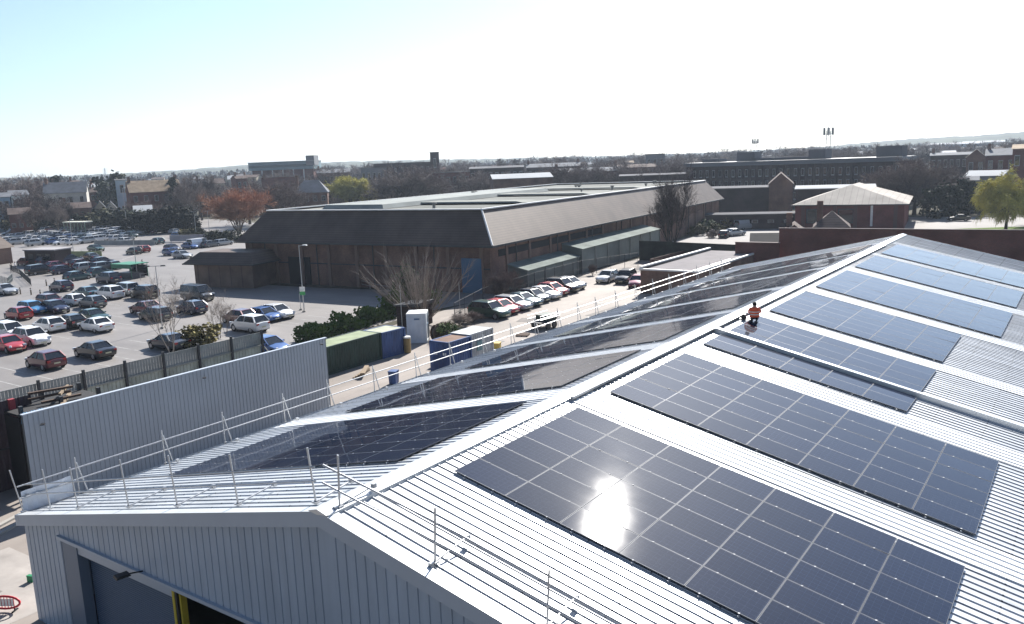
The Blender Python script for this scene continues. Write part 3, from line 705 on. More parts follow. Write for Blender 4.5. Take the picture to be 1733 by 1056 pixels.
def barrier(t):
    m = mat("barrier_red", (.50, .02, .035), rough=.5)
    b = MB(); fr = [(math.cos(a)*1.0*(1 if abs(math.cos(a)) < .95 else 1), 0, .62+.42*math.sin(a)) for a in [math.pi*2*j/20 for j in range(21)]]
    b.tube(fr, .07, 6)
    for k in range(-3, 4): b.tube(((k*.2, 0, .28), (k*.2, 0, .96)), .025, 5)
    b.build("frame", m, t)
    b = MB(); b.box((0, 0, .62), (1.2, .015, .5)); b.build("panel", M_WHITE, t)
    for s in (-.6, .6):
        b = MB(); b.box((s, 0, .06), (.1, .55, .10)); b.box((s, 0, .16), (.07, .07, .14)); b.build("foot", M_BLACK, t)
o = litter("plastic_barrier", "red plastic pedestrian barrier with a white panel on the concrete apron", "barrier", 10, 1035, barrier); o.rotation_euler.z = R(32); o.scale = (.62,)*3
def tape(t):
    b = MB(); b.box((0, 0, .25), (.5, .25, .5)); b.build("body", mat("green_plastic", (.03, .22, .10), rough=.5), t)
    b = MB(); b.box((0, 0, .53), (.54, .29, .05)); b.build("lid", mat("green_plastic", (.03, .22, .10)), t)
litter("plastic_crate", "small green plastic crate beside the shed corner", "crate", 53, 985, tape).scale = (.55,)*3
# yard mesh poles and low fence of the warehouse (galvanised posts)
def pole(name, label, cat, P, h, r=.06, head=None, group=None, hm=M_GALV):
    t = thing(name, label, cat, P, 0, group)
    b = MB(); b.tube(((0, 0, 0), (0, 0, h)), [r, r*.6], 7); b.build("pole", hm, t)
    b = MB(); b.box((0, 0, .1), (r*5, r*5, .2)); b.build("base", M_CONC, t)
    if head: head(t, h)
    return t
def twin(t, h):
    b = MB(); b.tube(((-.75, 0, h-.02), (.75, 0, h-.02)), .035, 5); b.build("arm", M_GALV, t)
    for s in (-.85, .85):
        b = MB(); b.box((s, 0, h), (.6, .3, .13), 0, 0, .8); b.build("lamp_head", M_STEEL, t)
def single(t, h):
    b = MB(); b.tube(((0, 0, h-.1), (.5, -.2, h)), .035, 5); b.build("arm", M_GALV, t)
    b = MB(); b.box((.75, -.3, h+.02), (.6, .3, .13), -.4, 0, .8); b.build("lamp_head", M_WHITE, t)
def lamp(px, py, topy, label, head=twin):
    P = at(px, py); h = max(3, height(px, topy, P)); o = pole("street_lamp", label, "street lamp", P, h, .07, head, "lamp posts in the car park"); o.rotation_euler.z = YAW; return o
o = lamp(515, 528, 415, "lamp post with a green and white notice at the edge of the pale forecourt", single)
b = MB(); b.box((0, -.14, 2.75), (.62, .05, .55)); b.build("sign", M_WHITE, o)
b = MB(); b.box((0, -.14, 2.25), (.62, .045, .40)); b.build("sign", mat("sign_green", (.05, .35, .10), rough=.5), o)
lamp(275, 556, 450, "twin headed lamp post among the dark parked cars")
lamp(233, 470, 397, "slim lamp post near the green trolley shelter", single)
lamp(333, 405, 358, "twin headed lamp post beside the far hedge, nearer the orange tree's left")
lamp(356, 407, 357, "twin headed lamp post right beside the orange bare tree")
lamp(216, 393, 318, "very tall pale lamp post rising before the tan roofed terrace", single)
lamp(125, 430, 372, "lamp post rising from the packed white cars by the pale shelter", single)
for px, py, ty, lb in ((681, 556, 482, "slim steel pole standing in the hedge by the white cabin"), (779, 530, 478, "slim steel pole between the bare bush and the green car"), (509, 525, 497, "short slim pole beside the noticed lamp post")):
    P = at(px, py); pole("steel_pole", lb, "pole", P, height(px, ty, P), .045, None, "steel poles by the hedge")
# darker repair patches and drain covers let into the yard
rng = random.Random(12); b = MB()
for (x, y, sx, sy, rz) in ((-31, 44, 3.2, 1.4, .1), (-25.5, 50, 1.2, 5.5, .05), (-33, 58, 2.0, 2.2, .3), (-28, 66, 1.1, 7, -.05), (-22, 44, 1.0, 6, .02), (-20.5, -1, 1.2, 2.4, .2)):
    c, s_ = math.cos(rz), math.sin(rz); q = [(x+(u*c-v*s_), y+(u*s_+v*c), .0245) for u, v in ((-sx/2, -sy/2), (sx/2, -sy/2), (sx/2, sy/2), (-sx/2, sy/2))]; b.quad(*q)
tag(b.build("ground_patches", mat("patch_asphalt", (.16, .145, .135), rough=.9, noise=.3, scale=.8)), kind="structure")
b = MB()
for x, y in ((-29.5, 48), (-24.5, 58), (-31, 70), (-61, 46), (-54, 40)): b.box((x, y, .028), (.75, .75, .012), .1)
tag(b.build("drain_ground_covers", M_STEEL), kind="structure")
# low steel mesh fence in the warehouse shade
def mesh_fence(name, label, pts, h, sp=2.5, m=M_MESH, mesh=True, gap=.45):
    t = thing(name, label, "fence", pts[0]); o = Vector(pts[0])
    for a, c in zip(pts[:-1], pts[1:]):
        a, c = Vector(a), Vector(c); d = c-a; L = d.length; n = max(1, int(L/sp)); rz = math.atan2(d.y, d.x)
        for k in range(n+1):
            p = a+d*k/n-o; b = MB(); b.tube((p, p+Vector((0, 0, h+.1))), .035, 5); b.build("post", m, t)
        b = MB()
        for z in ([.15, h*.5, h] if mesh else [h*.5, h]):
            b.tube((a-o+Vector((0, 0, z)), c-o+Vector((0, 0, z))), .025, 4)
        if mesh:
            q = int(L/gap)
            for k in range(q): p = a-o+d*(k+.5)/q; b.tube((p+Vector((0, 0, .1)), p+Vector((0, 0, h))), .018, 3, 0, False)
        b.build("mesh_panel", m, t)
    return t
mesh_fence("hoop_railing", "low pale trolley railing along the shaded foot of the warehouse wall", [at(519, 467), at(560, 473), at(645, 494), at(690, 502)], .9, 3.0, mat("rail_grey", (.30, .29, .30), rough=.6), False)
mesh_fence("palisade_fence", "dark mesh fence behind the row of parked cars", [at(770, 548), at(818, 520), at(905, 490), at(985, 467), at(1080, 452)], 2.2, 2.6, M_STEEL, True, .22)
# ------------------------------------------------------------------ brown flat roofed outbuilding
t = thing("flat_roof_outbuilding", "brown brick flat roofed outbuilding with white coping beside the brick wall", "outbuilding", (-29.9, 78.3, 0))
M_BR = bricks("brown_brick", (.23, .135, .10), (.17, .10, .08), (.20, .15, .13)); M_BR2 = bricks("red_brick", (.16, .055, .045), (.115, .045, .04), (.15, .10, .09)); M_BRD = bricks("dark_brick", (.062, .042, .042), (.045, .034, .034), (.07, .06, .06))
b = MB(); b.box((3.75, 11, 1.45), (7.5, 22, 2.9)); b.build("wall", M_BR, t)
b = MB(); b.box((3.75, 11, 2.93), (7.2, 21.7, .05)); b.build("roof", mat("felt_roof", (.235, .22, .225), spec=.1, rough=.95, noise=.15, scale=.4), t)
b = MB(); b.box((.10, 11, 3.12), (.34, 22.2, .5)); b.box((3.75, -.02, 3.0), (7.7, .3, .20)); b.box((7.42, 11, 3.0), (.26, 21.9, .22)); b.build("coping", M_WHITE, t)
b = MB(); b.box((.30, 11, 3.05), (.04, 21.9, .3)); b.build("fascia", M_BLACK, t)
# brick walls behind the shed
t = thing("brick_wall", "long tall dark red brick boundary wall behind the far end of the shed", "wall", (-19.1, 99.5, 0), R(3.5), kind="thing")
b = MB(); b.box((20, 0, 3.15), (41, .34, 6.3)); b.build("brickwork", M_BR2, t)
b = MB(); b.box((20, 0, 6.34), (41.2, .46, .09)); b.build("coping", mat("coping_dark", (.10, .07, .07), rough=.9), t)
t = thing("brick_wall", "lower red brick wall with a pale coping beside the flat roofed outbuilding", "wall", (-24.6, 97.5, 0), R(3), kind="thing")
b = MB(); b.box((2.6, 0, 2.25), (5.9, .34, 4.5)); b.build("brickwork", M_BR2, t)
b = MB(); b.box((2.6, 0, 4.54), (6.0, .46, .08)); b.build("coping", mat("coping_pale", (.28, .22, .2), rough=.9), t)
t = thing("boundary_wall", "dark greenish timber boundary wall beyond the flat roofed outbuilding", "wall", (-44.5, 108.5, 0), R(-8), kind="thing")
b = MB(); b.box((10, 0, 1.6), (21, .2, 3.2)); b.build("boarding", banded("dark_boards", (.045, .05, .045), (.02, .02, .02), 2, 5, noise=.3), t)
t = thing("boundary_wall", "low brown timber wall beside the two cars parked facing the shed", "wall", (-36.5, 95.5, 0), R(0), kind="thing")
b = MB(); b.box((2.9, 0, 1.0), (6.4, .2, 2.0)); b.box((-.3, 8, 1.0), (.2, 16, 2.0)); b.build("boarding", banded("brown_boards", (.12, .075, .06), (.06, .04, .035), 2, 5, noise=.25), t)

# ------------------------------------------------------------------ the big warehouse with the mansard roof
A = Vector((-46.2, 70.12, 0)); th = R(185.489); U = Vector((math.cos(th), math.sin(th), 0)); V = Vector((-U.y, U.x, 0))
if V.y < 0: V = -V
LU, LV, HE, HT, IN = 45.26, 106.2, 6.24, 10.54, 3.51
weather(M_BR, (.6, .6, .25), .5, .75, 1.15)
t = thing("warehouse", "huge brick warehouse with a steep tiled mansard roof round a flat pale top", "warehouse", A)
wp = lambda u, v, z: tuple(U*u+V*v+Vector((0, 0, z)))
M_TILE = banded("brown_tiles", (.118, .086, .068), (.08, .06, .049), 2, 3.3, spec=.3, rough=.6, soft=.22, noise=.18, nscale=.35)
M_TILED = M_TILE
b = MB(); w = .95
P4 = [(w, w), (LU-w, w), (LU-w, LV-w), (w, LV-w)]
b.hexa([wp(*p, 0) for p in P4][::-1], [wp(*p, HE+.3) for p in P4][::-1]); b.build("wall", M_BR, t)
b = MB()
E4 = [(0, 0), (LU, 0), (LU, LV), (0, LV)]; T4 = [(IN, IN), (LU-IN, IN), (LU-IN, LV-IN), (IN, LV-IN)]
for i in range(4):
    j = (i+1) % 4
    b.quad(wp(*E4[j], HE), wp(*E4[i], HE), wp(*T4[i], HT), wp(*T4[j], HT))
b.quad(*[wp(*p, HE) for p in E4])
b.build("mansard", M_TILE, t)
b = MB()
for i in range(4):
    j = (i+1) % 4; a, c = Vector(wp(*E4[i], HE-.12)), Vector(wp(*E4[j], HE-.12)); d = (c-a); b.box((a+c)/2, (d.length, .12, .26), math.atan2(d.y, d.x))
b.build("gutter", M_STEEL, t)
b = MB(); b.quad(*[wp(*p, HT-.25) for p in T4][::-1]); b.build("flat_roof", mat("flat_roof_felt", (.20, .205, .19), spec=.1, rough=.95, noise=.4, scale=.06, detail=8, stretch=(1, .35, 1)), t)
b = MB()
for i in range(4):
    j = (i+1) % 4; a, c = Vector(wp(*T4[i], HT+.06)), Vector(wp(*T4[j], HT+.06)); d = (c-a); b.box((a+c)/2, (d.length, .45, .16), math.atan2(d.y, d.x))
b.build("coping", M_WHITE, t)
for i in range(2):
    b = MB()
    a, c = Vector(wp(*E4[i*1 if i == 0 else 3], HE+.05)), Vector(wp(*T4[i if i == 0 else 3], HT+.05)); b.tube((a, c), .13, 5)
    if i == 0: b.build("hip_capping", M_WHITE, t)
for v0 in (22, 46, 70):
    b = MB(); a = Vector(wp(6, v0, HT+.1)); c = Vector(wp(LU-6, v0, HT+.1)); d = c-a; b.box((a+c)/2, (d.length, 5.5, .2), math.atan2(d.y, d.x), 0, .92); b.build("rooflight", mat("roof_light_strip", (.25, .26, .24), spec=.1, rough=.9, noise=.25, scale=.2), t)
rng = random.Random(3)
for k in range(14):
    b = MB(); p = wp(rng.uniform(6, LU-6), rng.uniform(8, LV-8), HT); s = rng.uniform(.4, .8)
    b.lathe(((s*.3, -.2), (s*.3, s*.5), (s*.55, s*.55), (s*.5, s*.85), (s*.15, s*.95)), 8, p); b.build("roof_vent", mat("vent_dull", (.25, .25, .24), rough=.9, spec=.1), t)
b = MB(); b.hexa([wp(LU-9, IN+6, HT-.2), wp(LU-21, IN+6, HT-.2), wp(LU-21, LV*.6, HT-.2), wp(LU-9, LV*.6, HT-.2)], [wp(LU-9.5, IN+6.5, HT+.45), wp(LU-20.5, IN+6.5, HT+.45), wp(LU-20.5, LV*.6, HT+.45), wp(LU-9.5, LV*.6, HT+.45)]); b.build("plant_deck", mat("deck_pale", (.30, .32, .31), spec=.1, rough=.9, noise=.2, scale=.2), t)
# piers, panels, doors on the shaded front
M_PIER = mat("pier_brown", (.20, .135, .11), rough=.9)
for k in range(9):
    b = MB(); u = 2.2+k*5.1; b.box(wp(u, w-.10, HE/2), (.5, .22, HE), th); b.build("pier", M_PIER, t)
weather(M_TILE, (1, 1, .35), .22, .72, 1.12)
for k in (1, 3, 5, 7):
    b = MB(); b.tube((wp(4.4+k*5.1, w-.14, 0), wp(4.4+k*5.1, w-.14, HE-.1)), .08, 6); b.build("downpipe", M_STEEL, t)
for k in range(8):
    b = MB(); b.tube((wp(w-.14, 7.5+k*12.4, 0), wp(w-.14, 7.5+k*12.4, HE-.1)), .08, 6); b.build("downpipe", M_STEEL, t)
b = MB(); b.box(wp(LU/2, w-.04, 3.15), (LU-2, .1, .16), th); b.build("band_course", M_STEEL, t)
b = MB(); b.box(wp(3.7, w-.16, 2.25), (3.0, .2, 4.5), th); b.build("loading_door", mat("door_blue", (.06, .14, .25), rough=.5, noise=.1, scale=.5), t)
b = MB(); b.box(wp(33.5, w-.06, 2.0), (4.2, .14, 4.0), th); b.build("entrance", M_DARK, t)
for k in range(16):
    b = MB(); v = 5+k*6.3; b.box(wp(w-.10, v, HE/2), (.5, .22, HE), th+math.pi/2); b.build("pier", M_PIER, t)
b = MB()
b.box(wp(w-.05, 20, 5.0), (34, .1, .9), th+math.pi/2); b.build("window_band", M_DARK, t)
# lean-to along its side, two lengths
M_LEAN = mat("leanto_sheet", (.16, .19, .18), rough=.6, noise=.25, scale=.4); M_LEANR = mat("leanto_roof", (.17, .20, .185), spec=.12, rough=.9, noise=.35, scale=.3)
def leanto(v0, v1, wd, h0, h1, label):
    s = thing("lean_to_shed", label, "lean-to", A, 0, "lean to sheds along the warehouse")
    x = w-.02
    b = MB(); b.hexa([wp(x-wd, v0, 0), wp(x-wd, v1, 0), wp(x, v1, 0), wp(x, v0, 0)][::-1], [wp(x-wd, v0, h0-.1), wp(x-wd, v1, h0-.1), wp(x, v1, h1-.1), wp(x, v0, h1-.1)][::-1]); b.build("wall", M_LEAN, s)
    b = MB(); b.hexa([wp(x-wd-.3, v0-.2, h0-.08), wp(x-wd-.3, v1+.2, h0-.08), wp(x, v1+.2, h1-.02), wp(x, v0-.2, h1-.02)][::-1], [wp(x-wd-.3, v0-.2, h0), wp(x-wd-.3, v1+.2, h0), wp(x, v1+.2, h1+.06), wp(x, v0-.2, h1+.06)][::-1]); b.build("roof", M_LEANR, s)
    n = int((v1-v0)/4.4)
    for k in range(n+1):
        b = MB(); b.tube((wp(x-wd-.08, v0+(v1-v0)*k/n, 0), wp(x-wd-.08, v0+(v1-v0)*k/n, h0-.1)), .09, 5); b.build("post", mat("leanto_post", (.24, .26, .25), rough=.6), s)
leanto(5.0, 20.5, 3.0, 2.6, 3.3, "lower lean to shed with a rusty edged pale roof beside the loading door")
leanto(21.5, 55, 3.2, 3.6, 4.3, "long higher lean to shed with a pale ribbed roof along the warehouse")
# porch pavilion
pc = at(430, 488)
t = thing("porch_pavilion", "small brown porch pavilion with a hipped tiled skirt roof before the warehouse", "pavilion", pc, R(13))
b = MB(); b.box((-5.3, 3.2, 1.8), (10.6, 6.4, 3.6)); b.build("wall", banded("brown_panels", (.20, .145, .12), (.14, .10, .085), 0, .5, soft=.06, noise=.2), t)
b = MB()
lo = [(-11.8, -1.0), (1.0, -1.0), (1.0, 7.4), (-11.8, 7.4)]; hi = [(-9.9, .7), (-.7, .7), (-.7, 5.7), (-9.9, 5.7)]
for i in range(4):
    j = (i+1) % 4; b.quad((*lo[i], 3.55), (*lo[j], 3.55), (*hi[j], 5.1), (*hi[i], 5.1))
b.quad(*[(*p, 3.55) for p in lo[::-1]]); b.quad(*[(*p, 5.1) for p in hi]); b.build("roof", M_TILE, t)
b = MB(); b.box((-5.4, -1.0, 3.5), (12.9, .1, .2)); b.box((1.0, 3.2, 3.5), (.1, 8.3, .2)); b.build("fascia", M_STEEL, t)
# ------------------------------------------------------------------ cars
M_TYRE = mat("tyre", (.012, .012, .013), rough=.85); M_RIM = mat("wheel_rim", (.35, .36, .38), rough=.35, metal=.7)
M_HEAD = mat("headlamp_lens", (.65, .68, .72), rough=.12, spec=.7); M_TAIL = mat("tail_lens", (.35, .015, .015), rough=.2)
M_PLATE = mat("number_plate", (.62, .60, .42), rough=.5)
def paint(name, c): return mat("car_paint_"+name, c, rough=.34, metal=.0 if min(c) > .5 or max(c) < .03 else .25, spec=.5, coat=.9)
PAINTS = dict(white=(.80, .81, .82), silver=(.40, .42, .44), grey=(.12, .135, .15), dark_grey=(.045, .05, .06), black=(.008, .008, .010), navy=(.012, .02, .06), blue=(.03, .10, .30),
              light_blue=(.06, .26, .50), red=(.33, .015, .02), maroon=(.11, .012, .022), coral=(.50, .05, .06), green=(.015, .06, .04), teal=(.04, .10, .12), purple=(.035, .02, .06), pink=(.28, .08, .12), tan=(.30, .24, .14))
# length, width, height, bonnet z, belt z, [x of: windscreen base, windscreen top, roof rear, rear glass base], tail z, wheelbase
TYPES = dict(hatchback=(4.05, 1.76, 1.49, .92, 1.0, (.92, .15, -1.25, -1.88), 1.0, 2.5),
             saloon=(4.6, 1.80, 1.44, .90, .98, (.85, .10, -.95, -1.60), .99, 2.7),
             estate=(4.6, 1.80, 1.49, .92, 1.0, (.95, .20, -1.75, -2.15), 1.0, 2.7),
             suv=(4.5, 1.86, 1.70, 1.05, 1.14, (1.0, .35, -1.55, -2.08), 1.13, 2.65),
             mpv=(4.4, 1.82, 1.72, 1.05, 1.10, (1.35, .45, -1.75, -2.08), 1.1, 2.7),
             van=(4.9, 1.95, 2.0, 1.15, 1.22, (1.75, .95, -2.30, -2.38), 1.5, 3.0))
CAR_CACHE = {}
def car_meshes(kind):
    if kind in CAR_CACHE: return CAR_CACHE[kind]
    L, Wd, H, zb, zl, (xa, xc, xd, xe), zt_, wb = TYPES[kind]; h = L/2; w = Wd/2
    # body: stations along x (nose at +x): x, halfwidth, top z, bottom z
    st = [(-h, w*.80, zt_-.30, .42), (-h+.05, w*.88, zt_-.10, .32), (-h+.28, w*.97, zt_-.01, .26), (xe, w, zl, .24), (0, w, zl-.01, .22), (xa, w, zl-.05, .22), (h-.75, w*.97, zb-.05, .24), (h-.30, w*.90, zb-.16, .26), (h-.07, w*.78, zb-.30, .30), (h, w*.66, zb-.42, .38)]
    b = MB(); n = 9; vs = []
    for x, hw, zt2, z0 in st:
        zm = z0+(zt2-z0)*.55
        vs += [(x, -hw*.86, z0), (x, -hw*.985, z0+.16), (x, -hw, zm), (x, -hw*.94, zt2-.035), (x, 0, zt2+.03), (x, hw*.94, zt2-.035), (x, hw, zm), (x, hw*.985, z0+.16), (x, hw*.86, z0)]
    fs = [(i*n+j, i*n+j+1, (i+1)*n+j+1, (i+1)*n+j) for i in range(len(st)-1) for j in range(n-1)]
    fs += [(i*n+n-1, i*n, (i+1)*n, (i+1)*n+n-1) for i in range(len(st)-1)]
    fs += [tuple(range(n-1, -1, -1)), tuple(range((len(st)-1)*n, len(st)*n))]
    b.add(vs, fs)
    # roof and pillars in body colour
    wt = w*.74; wbz = w*.93; t_ = .035
    rf = [(xc+.06, -wt, H-.05), (xc+.06, wt, H-.05), (xd-.06, wt, H-.05), (xd-.06, -wt, H-.05)]
    mid = [(xc-.1, -wt*.82, H), (xc-.1, wt*.82, H), (xd+.1, wt*.82, H-.01), (xd+.1, -wt*.82, H-.01)]
    for i in range(4): b.quad(rf[i], rf[(i+1) % 4], mid[(i+1) % 4], mid[i])
    b.quad(*mid)
    for s in (-1, 1):
        b.tube(((xa-.02, s*wbz, zl-.03), (xc+.02, s*wt*1.0, H-.055)), .045, 4); b.tube(((xe+.05, s*wbz, zl-.03), (xd-.02, s*wt, H-.055)), .08, 4)
        b.tube(((-.32, s*wbz*1.003, zl-.03), (-.36, s*wt*1.01, H-.06)), .035, 4)
        b.box((xa-.25, s*(w+.09), zl+.03), (.14, .18, .12))
        if kind == 'van': b.quad((.3, s*wbz*1.02, zl), (xe, s*wbz*1.02, zl), (xd, s*wt*1.03, H-.05), (.3, s*wt*1.03, H-.05))
    body = b
    g = MB()   # glasshouse
    lo = [(xa, -wbz, zl-.04), (xa, wbz, zl-.04), (xe, wbz, zl-.02), (xe, -wbz, zl-.02)]
    hi = [(xc, -wt, H-.06), (xc, wt, H-.06), (xd, wt, H-.06), (xd, -wt, H-.06)]
    for i in range(4): g.quad(lo[i], lo[(i+1) % 4], hi[(i+1) % 4], hi[i])
    g.quad(*hi)
    wh = MB(); r = .32 if kind not in ('suv', 'van') else .36
    wh.lathe(((r*.6, -.1), (r*.97, -.09), (r, -.03), (r, .06), (r*.95, .10), (r*.62, .10)), 14, (0, 0, 0), 0, 'y')
    rim = MB(); rim.lathe(((r*.62, -.105), (r*.62, .105)), 10, (0, 0, 0), 0, 'y')
    hd = MB(); hd.box((0, 0, 0), (.22, .34, .15), .35, 0, .8)
    tl = MB(); tl.box((0, 0, 0), (.10, .26, .2))
    pl = MB(); pl.box((0, 0, 0), (.03, .52, .12))
    arch = MB()
    for s in (-1, 1):
        for x in (wb/2+.05, -wb/2+.05): arch.lathe(((r*1.15, -.01), (r*1.15, .01)), 14, (x, s*(w*.965), r+.02), 0, 'y')
    arch.box((0, 0, .22), (L*.8, Wd*.86, .10))
    res = (body, g.mesh("glasshouse", M_GLASS), wh.mesh("wheel", M_TYRE, 40), rim.mesh("rim", M_RIM), hd.mesh("headlight", M_HEAD), tl.mesh("taillight", M_TAIL), pl.mesh("number_plate", M_PLATE), arch.mesh("underbody", M_TYRE), r)
    CAR_CACHE[kind] = res; return res
BODY_CACHE = {}
CAR_SCALE = 1.05
def car(loc, heading, kind, colour, label, group, full=True):
    body, g, wh, rim, hd, tl, pl, arch, r = car_meshes(kind); L, Wd, H, zb, zl, xs, zt_, wb = TYPES[kind]
    t = thing("parked_car", label, "van" if kind == "van" else "car", (loc[0], loc[1], 0.014), heading, group); cs_ = CAR_SCALE*(.97+.06*((abs(loc[0])*7.3+abs(loc[1])*3.1) % 1)); t.scale = (cs_, cs_, cs_)
    k = (kind, colour)
    if k not in BODY_CACHE: BODY_CACHE[k] = body.mesh("car_body", paint(colour, PAINTS[colour]), 38)
    link("body", BODY_CACHE[k], t); link("glasshouse", g, t)
    if full: link("underbody", arch, t)
    for s in (-1, 1):
        for x in (wb/2+.05, -wb/2+.05):
            o = link("wheel", wh, t, (x, s*(Wd/2-.11), r))
            if full: link("rim", rim, o)
        if full:
            o = link("headlight", hd, t, (L/2-.22, s*Wd*.36, zb-.22)); o.rotation_euler = (0, 0, -.7*s+.0)
            link("taillight", tl, t, (-L/2+.06, s*Wd*.36, zt_-.22))
    if full: link("number_plate", pl, t, (-L/2-.0, 0, .62)); link("number_plate", pl, t, (L/2+.005, 0, .42))
    return t
LFT, RGT = R(180), R(0)
def carpx(px, py, heading, kind, colour, label, group, full=True, dx=0.0):
    P = at(px, py); return car((P.x+dx, P.y), heading, kind, colour, label, group, full)
G1 = "cars parked on the near side of the car park"
for a in (
    (78, 622, LFT, 'hatchback', 'maroon', "maroon hatchback nearest the boundary fence, parked alone"),
    (161, 604, LFT, 'saloon', 'black', "black coupe parked alone between the maroon hatchback and the white saloon"),
    (16, 594, RGT, 'hatchback', 'coral', "bright coral red car with a shiny bonnet behind the maroon hatchback"),
    (56, 583, RGT, 'suv', 'white', "white car with a black windscreen beside the bright coral red car"),
    (18, 572, RGT, 'mpv', 'white', "white people carrier with a big side window at the picture edge"),
    (84, 560, LFT, 'hatchback', 'white', "white hatchback beside the dark saloon in the second row"),
    (120, 554, LFT, 'hatchback', 'black', "black hatchback between two white cars in the second row"),
    (163, 560, LFT, 'saloon', 'white', "white saloon at the open end of the second row"),
    (160, 545, RGT, 'saloon', 'green', "dark green saloon tucked behind the white saloon"),
    (32, 540, LFT, 'hatchback', 'red', "red hatchback beside the light blue car"),
    (57, 530, RGT, 'estate', 'light_blue', "light blue car parked beside the red hatchback"),
    (95, 529, RGT, 'hatchback', 'navy', "dark navy hatchback beside the light blue car"),
    (87, 517, RGT, 'estate', 'maroon', "dull maroon estate half hidden behind the navy hatchback"),
    (124, 516, LFT, 'hatchback', 'white', "white hatchback behind the grey blue hatchback"),
    (157, 520, LFT, 'hatchback', 'grey', "grey blue hatchback at the open end of the third row"),
    (147, 503, LFT, 'saloon', 'teal', "dark teal saloon hidden behind the white hatchback"),
    (186, 505, LFT, 'suv', 'white', "white four by four behind the grey blue hatchback"),
    (213, 499, LFT, 'mpv', 'silver', "pale silver people carrier between white four by four and black hatchback"),
    (245, 504, LFT, 'suv', 'black', "black hatchback at the open end of the fourth row"),
    (104, 492, LFT, 'hatchback', 'purple', "dark purple hatchback standing alone near the bollards"),
    (10, 498, RGT, 'saloon', 'silver', "silver saloon at the picture edge beside the bollards"),
    (247, 530, LFT, 'saloon', 'maroon', "maroon saloon beside the dark grey estate under the twin lamp"),
    (263, 541, LFT, 'estate', 'dark_grey', "dark grey estate in front of the maroon saloon under the twin lamp"),
    (325, 530, LFT, 'hatchback', 'navy', "dark blue hatchback with a shiny tail near the small bare tree"),
    (336, 508, RGT, 'van', 'dark_grey', "dark van like car beyond the dark blue hatchback"),
    (286, 590, LFT, 'saloon', 'dark_grey', "dark saloon half hidden behind the boundary fence"),
    (423, 560, LFT, 'suv', 'white', "white four by four by the fence end beside the blue hatchback"),
    (449, 543, RGT, 'hatchback', 'blue', "bright blue hatchback between two white cars by the fence end"),
    (471, 538, RGT, 'hatchback', 'white', "white hatchback at the open end beside the bright blue hatchback"),
    (405, 546, LFT, 'hatchback', 'maroon', "maroon hatchback behind the white four by four by the fence end"),
    (457, 598, RGT, 'hatchback', 'blue', "blue car whose roof just shows over the grey screen wall"),
): carpx(*a, G1)
G2 = "cars parked by the shop front"
for a in (
    (68, 464, R(95), 'mpv', 'black', "black boxy car standing alone on the pale lane by the shop"),
    (85, 449, R(95), 'mpv', 'purple', "dark purple car in front of the dark brick kiosk"),
    (44, 449, LFT, 'hatchback', 'maroon', "dark red car beside the dark brick kiosk"),
    (119, 446, R(95), 'suv', 'navy', "dark bulky car beside the yellow green hoarding"),
    (107, 463, R(95), 'hatchback', 'navy', "navy hatchback behind the black boxy car"),
    (97, 455, R(95), 'hatchback', 'pink', "dusty pink car behind the navy hatchback"),
    (132, 474, R(95), 'hatchback', 'teal', "dark blue hatchback beside a white post in the shop rows"),
    (149, 458, R(95), 'estate', 'silver', "silver blue estate in the middle of the shop rows"),
    (138, 452, R(95), 'hatchback', 'maroon', "dark magenta car beside the silver blue estate"),
    (153, 440, LFT, 'saloon', 'black', "dark brown saloon beyond the silver blue estate"),
    (174, 448, R(95), 'hatchback', 'navy', "navy hatchback next to the blue grey estate"),
    (178, 457, R(95), 'estate', 'grey', "blue grey estate behind the big navy car"),
    (191, 455, LFT, 'saloon', 'dark_grey', "dark saloon nearest the green trolley shelter"),
    (170, 467, R(95), 'hatchback', 'teal', "teal hatchback between the dark blue hatchback and big navy car"),
    (184, 479, LFT, 'suv', 'navy', "big navy car at the front of the shop rows"),
    (163, 425, RGT, 'saloon', 'green', "dark green car driving along the far lane"),
    (241, 427, LFT, 'hatchback', 'red', "bright red car crossing the far lane"),
    (227, 430, LFT, 'hatchback', 'black', "small black car beside the bright red car"),
): carpx(*a, G2)
G3 = "cars parked beyond the porch pavilion"
for a in (
    (309, 437, RGT, 'saloon', 'silver', "pale blue silver car nearest the porch pavilion roof"),
    (290, 432, RGT, 'hatchback', 'blue', "blue car behind the pale silver car by the pavilion"),
    (292, 425, RGT, 'hatchback', 'navy', "navy car in the middle of the row by the pavilion"),
    (322, 421, RGT, 'saloon', 'blue', "darker blue car beside the white van by the pavilion"),
    (337, 419, R(95), 'van', 'white', "white van parked facing away before the far hedge"),
    (357, 418, R(95), 'hatchback', 'grey', "grey car parked between the white van and the silver estate"),
    (379, 415, R(95), 'estate', 'silver', "silver estate parked nearest the warehouse mansard corner"),
    (303, 403, RGT, 'hatchback', 'blue', "blue car behind the yellow bush in the far row"),
    (297, 396, RGT, 'saloon', 'silver', "silver car beside the blue car in the far row"),
    (300, 389, RGT, 'hatchback', 'teal', "teal car farther back in the far row"),
    (302, 383, RGT, 'suv', 'white', "white four by four at the back of the far row"),
    (303, 378, RGT, 'van', 'white', "white van at the very back of the far row"),
    (266, 413, LFT, 'hatchback', 'teal', "dark teal car waiting at the junction by the far row"),
    (255, 396, RGT, 'suv', 'maroon', "dark maroon car driving past the packed far cars"),
): carpx(*a, G3, full=True)
G4 = "cars packed together at the far end of the car park"
rng = random.Random(11)
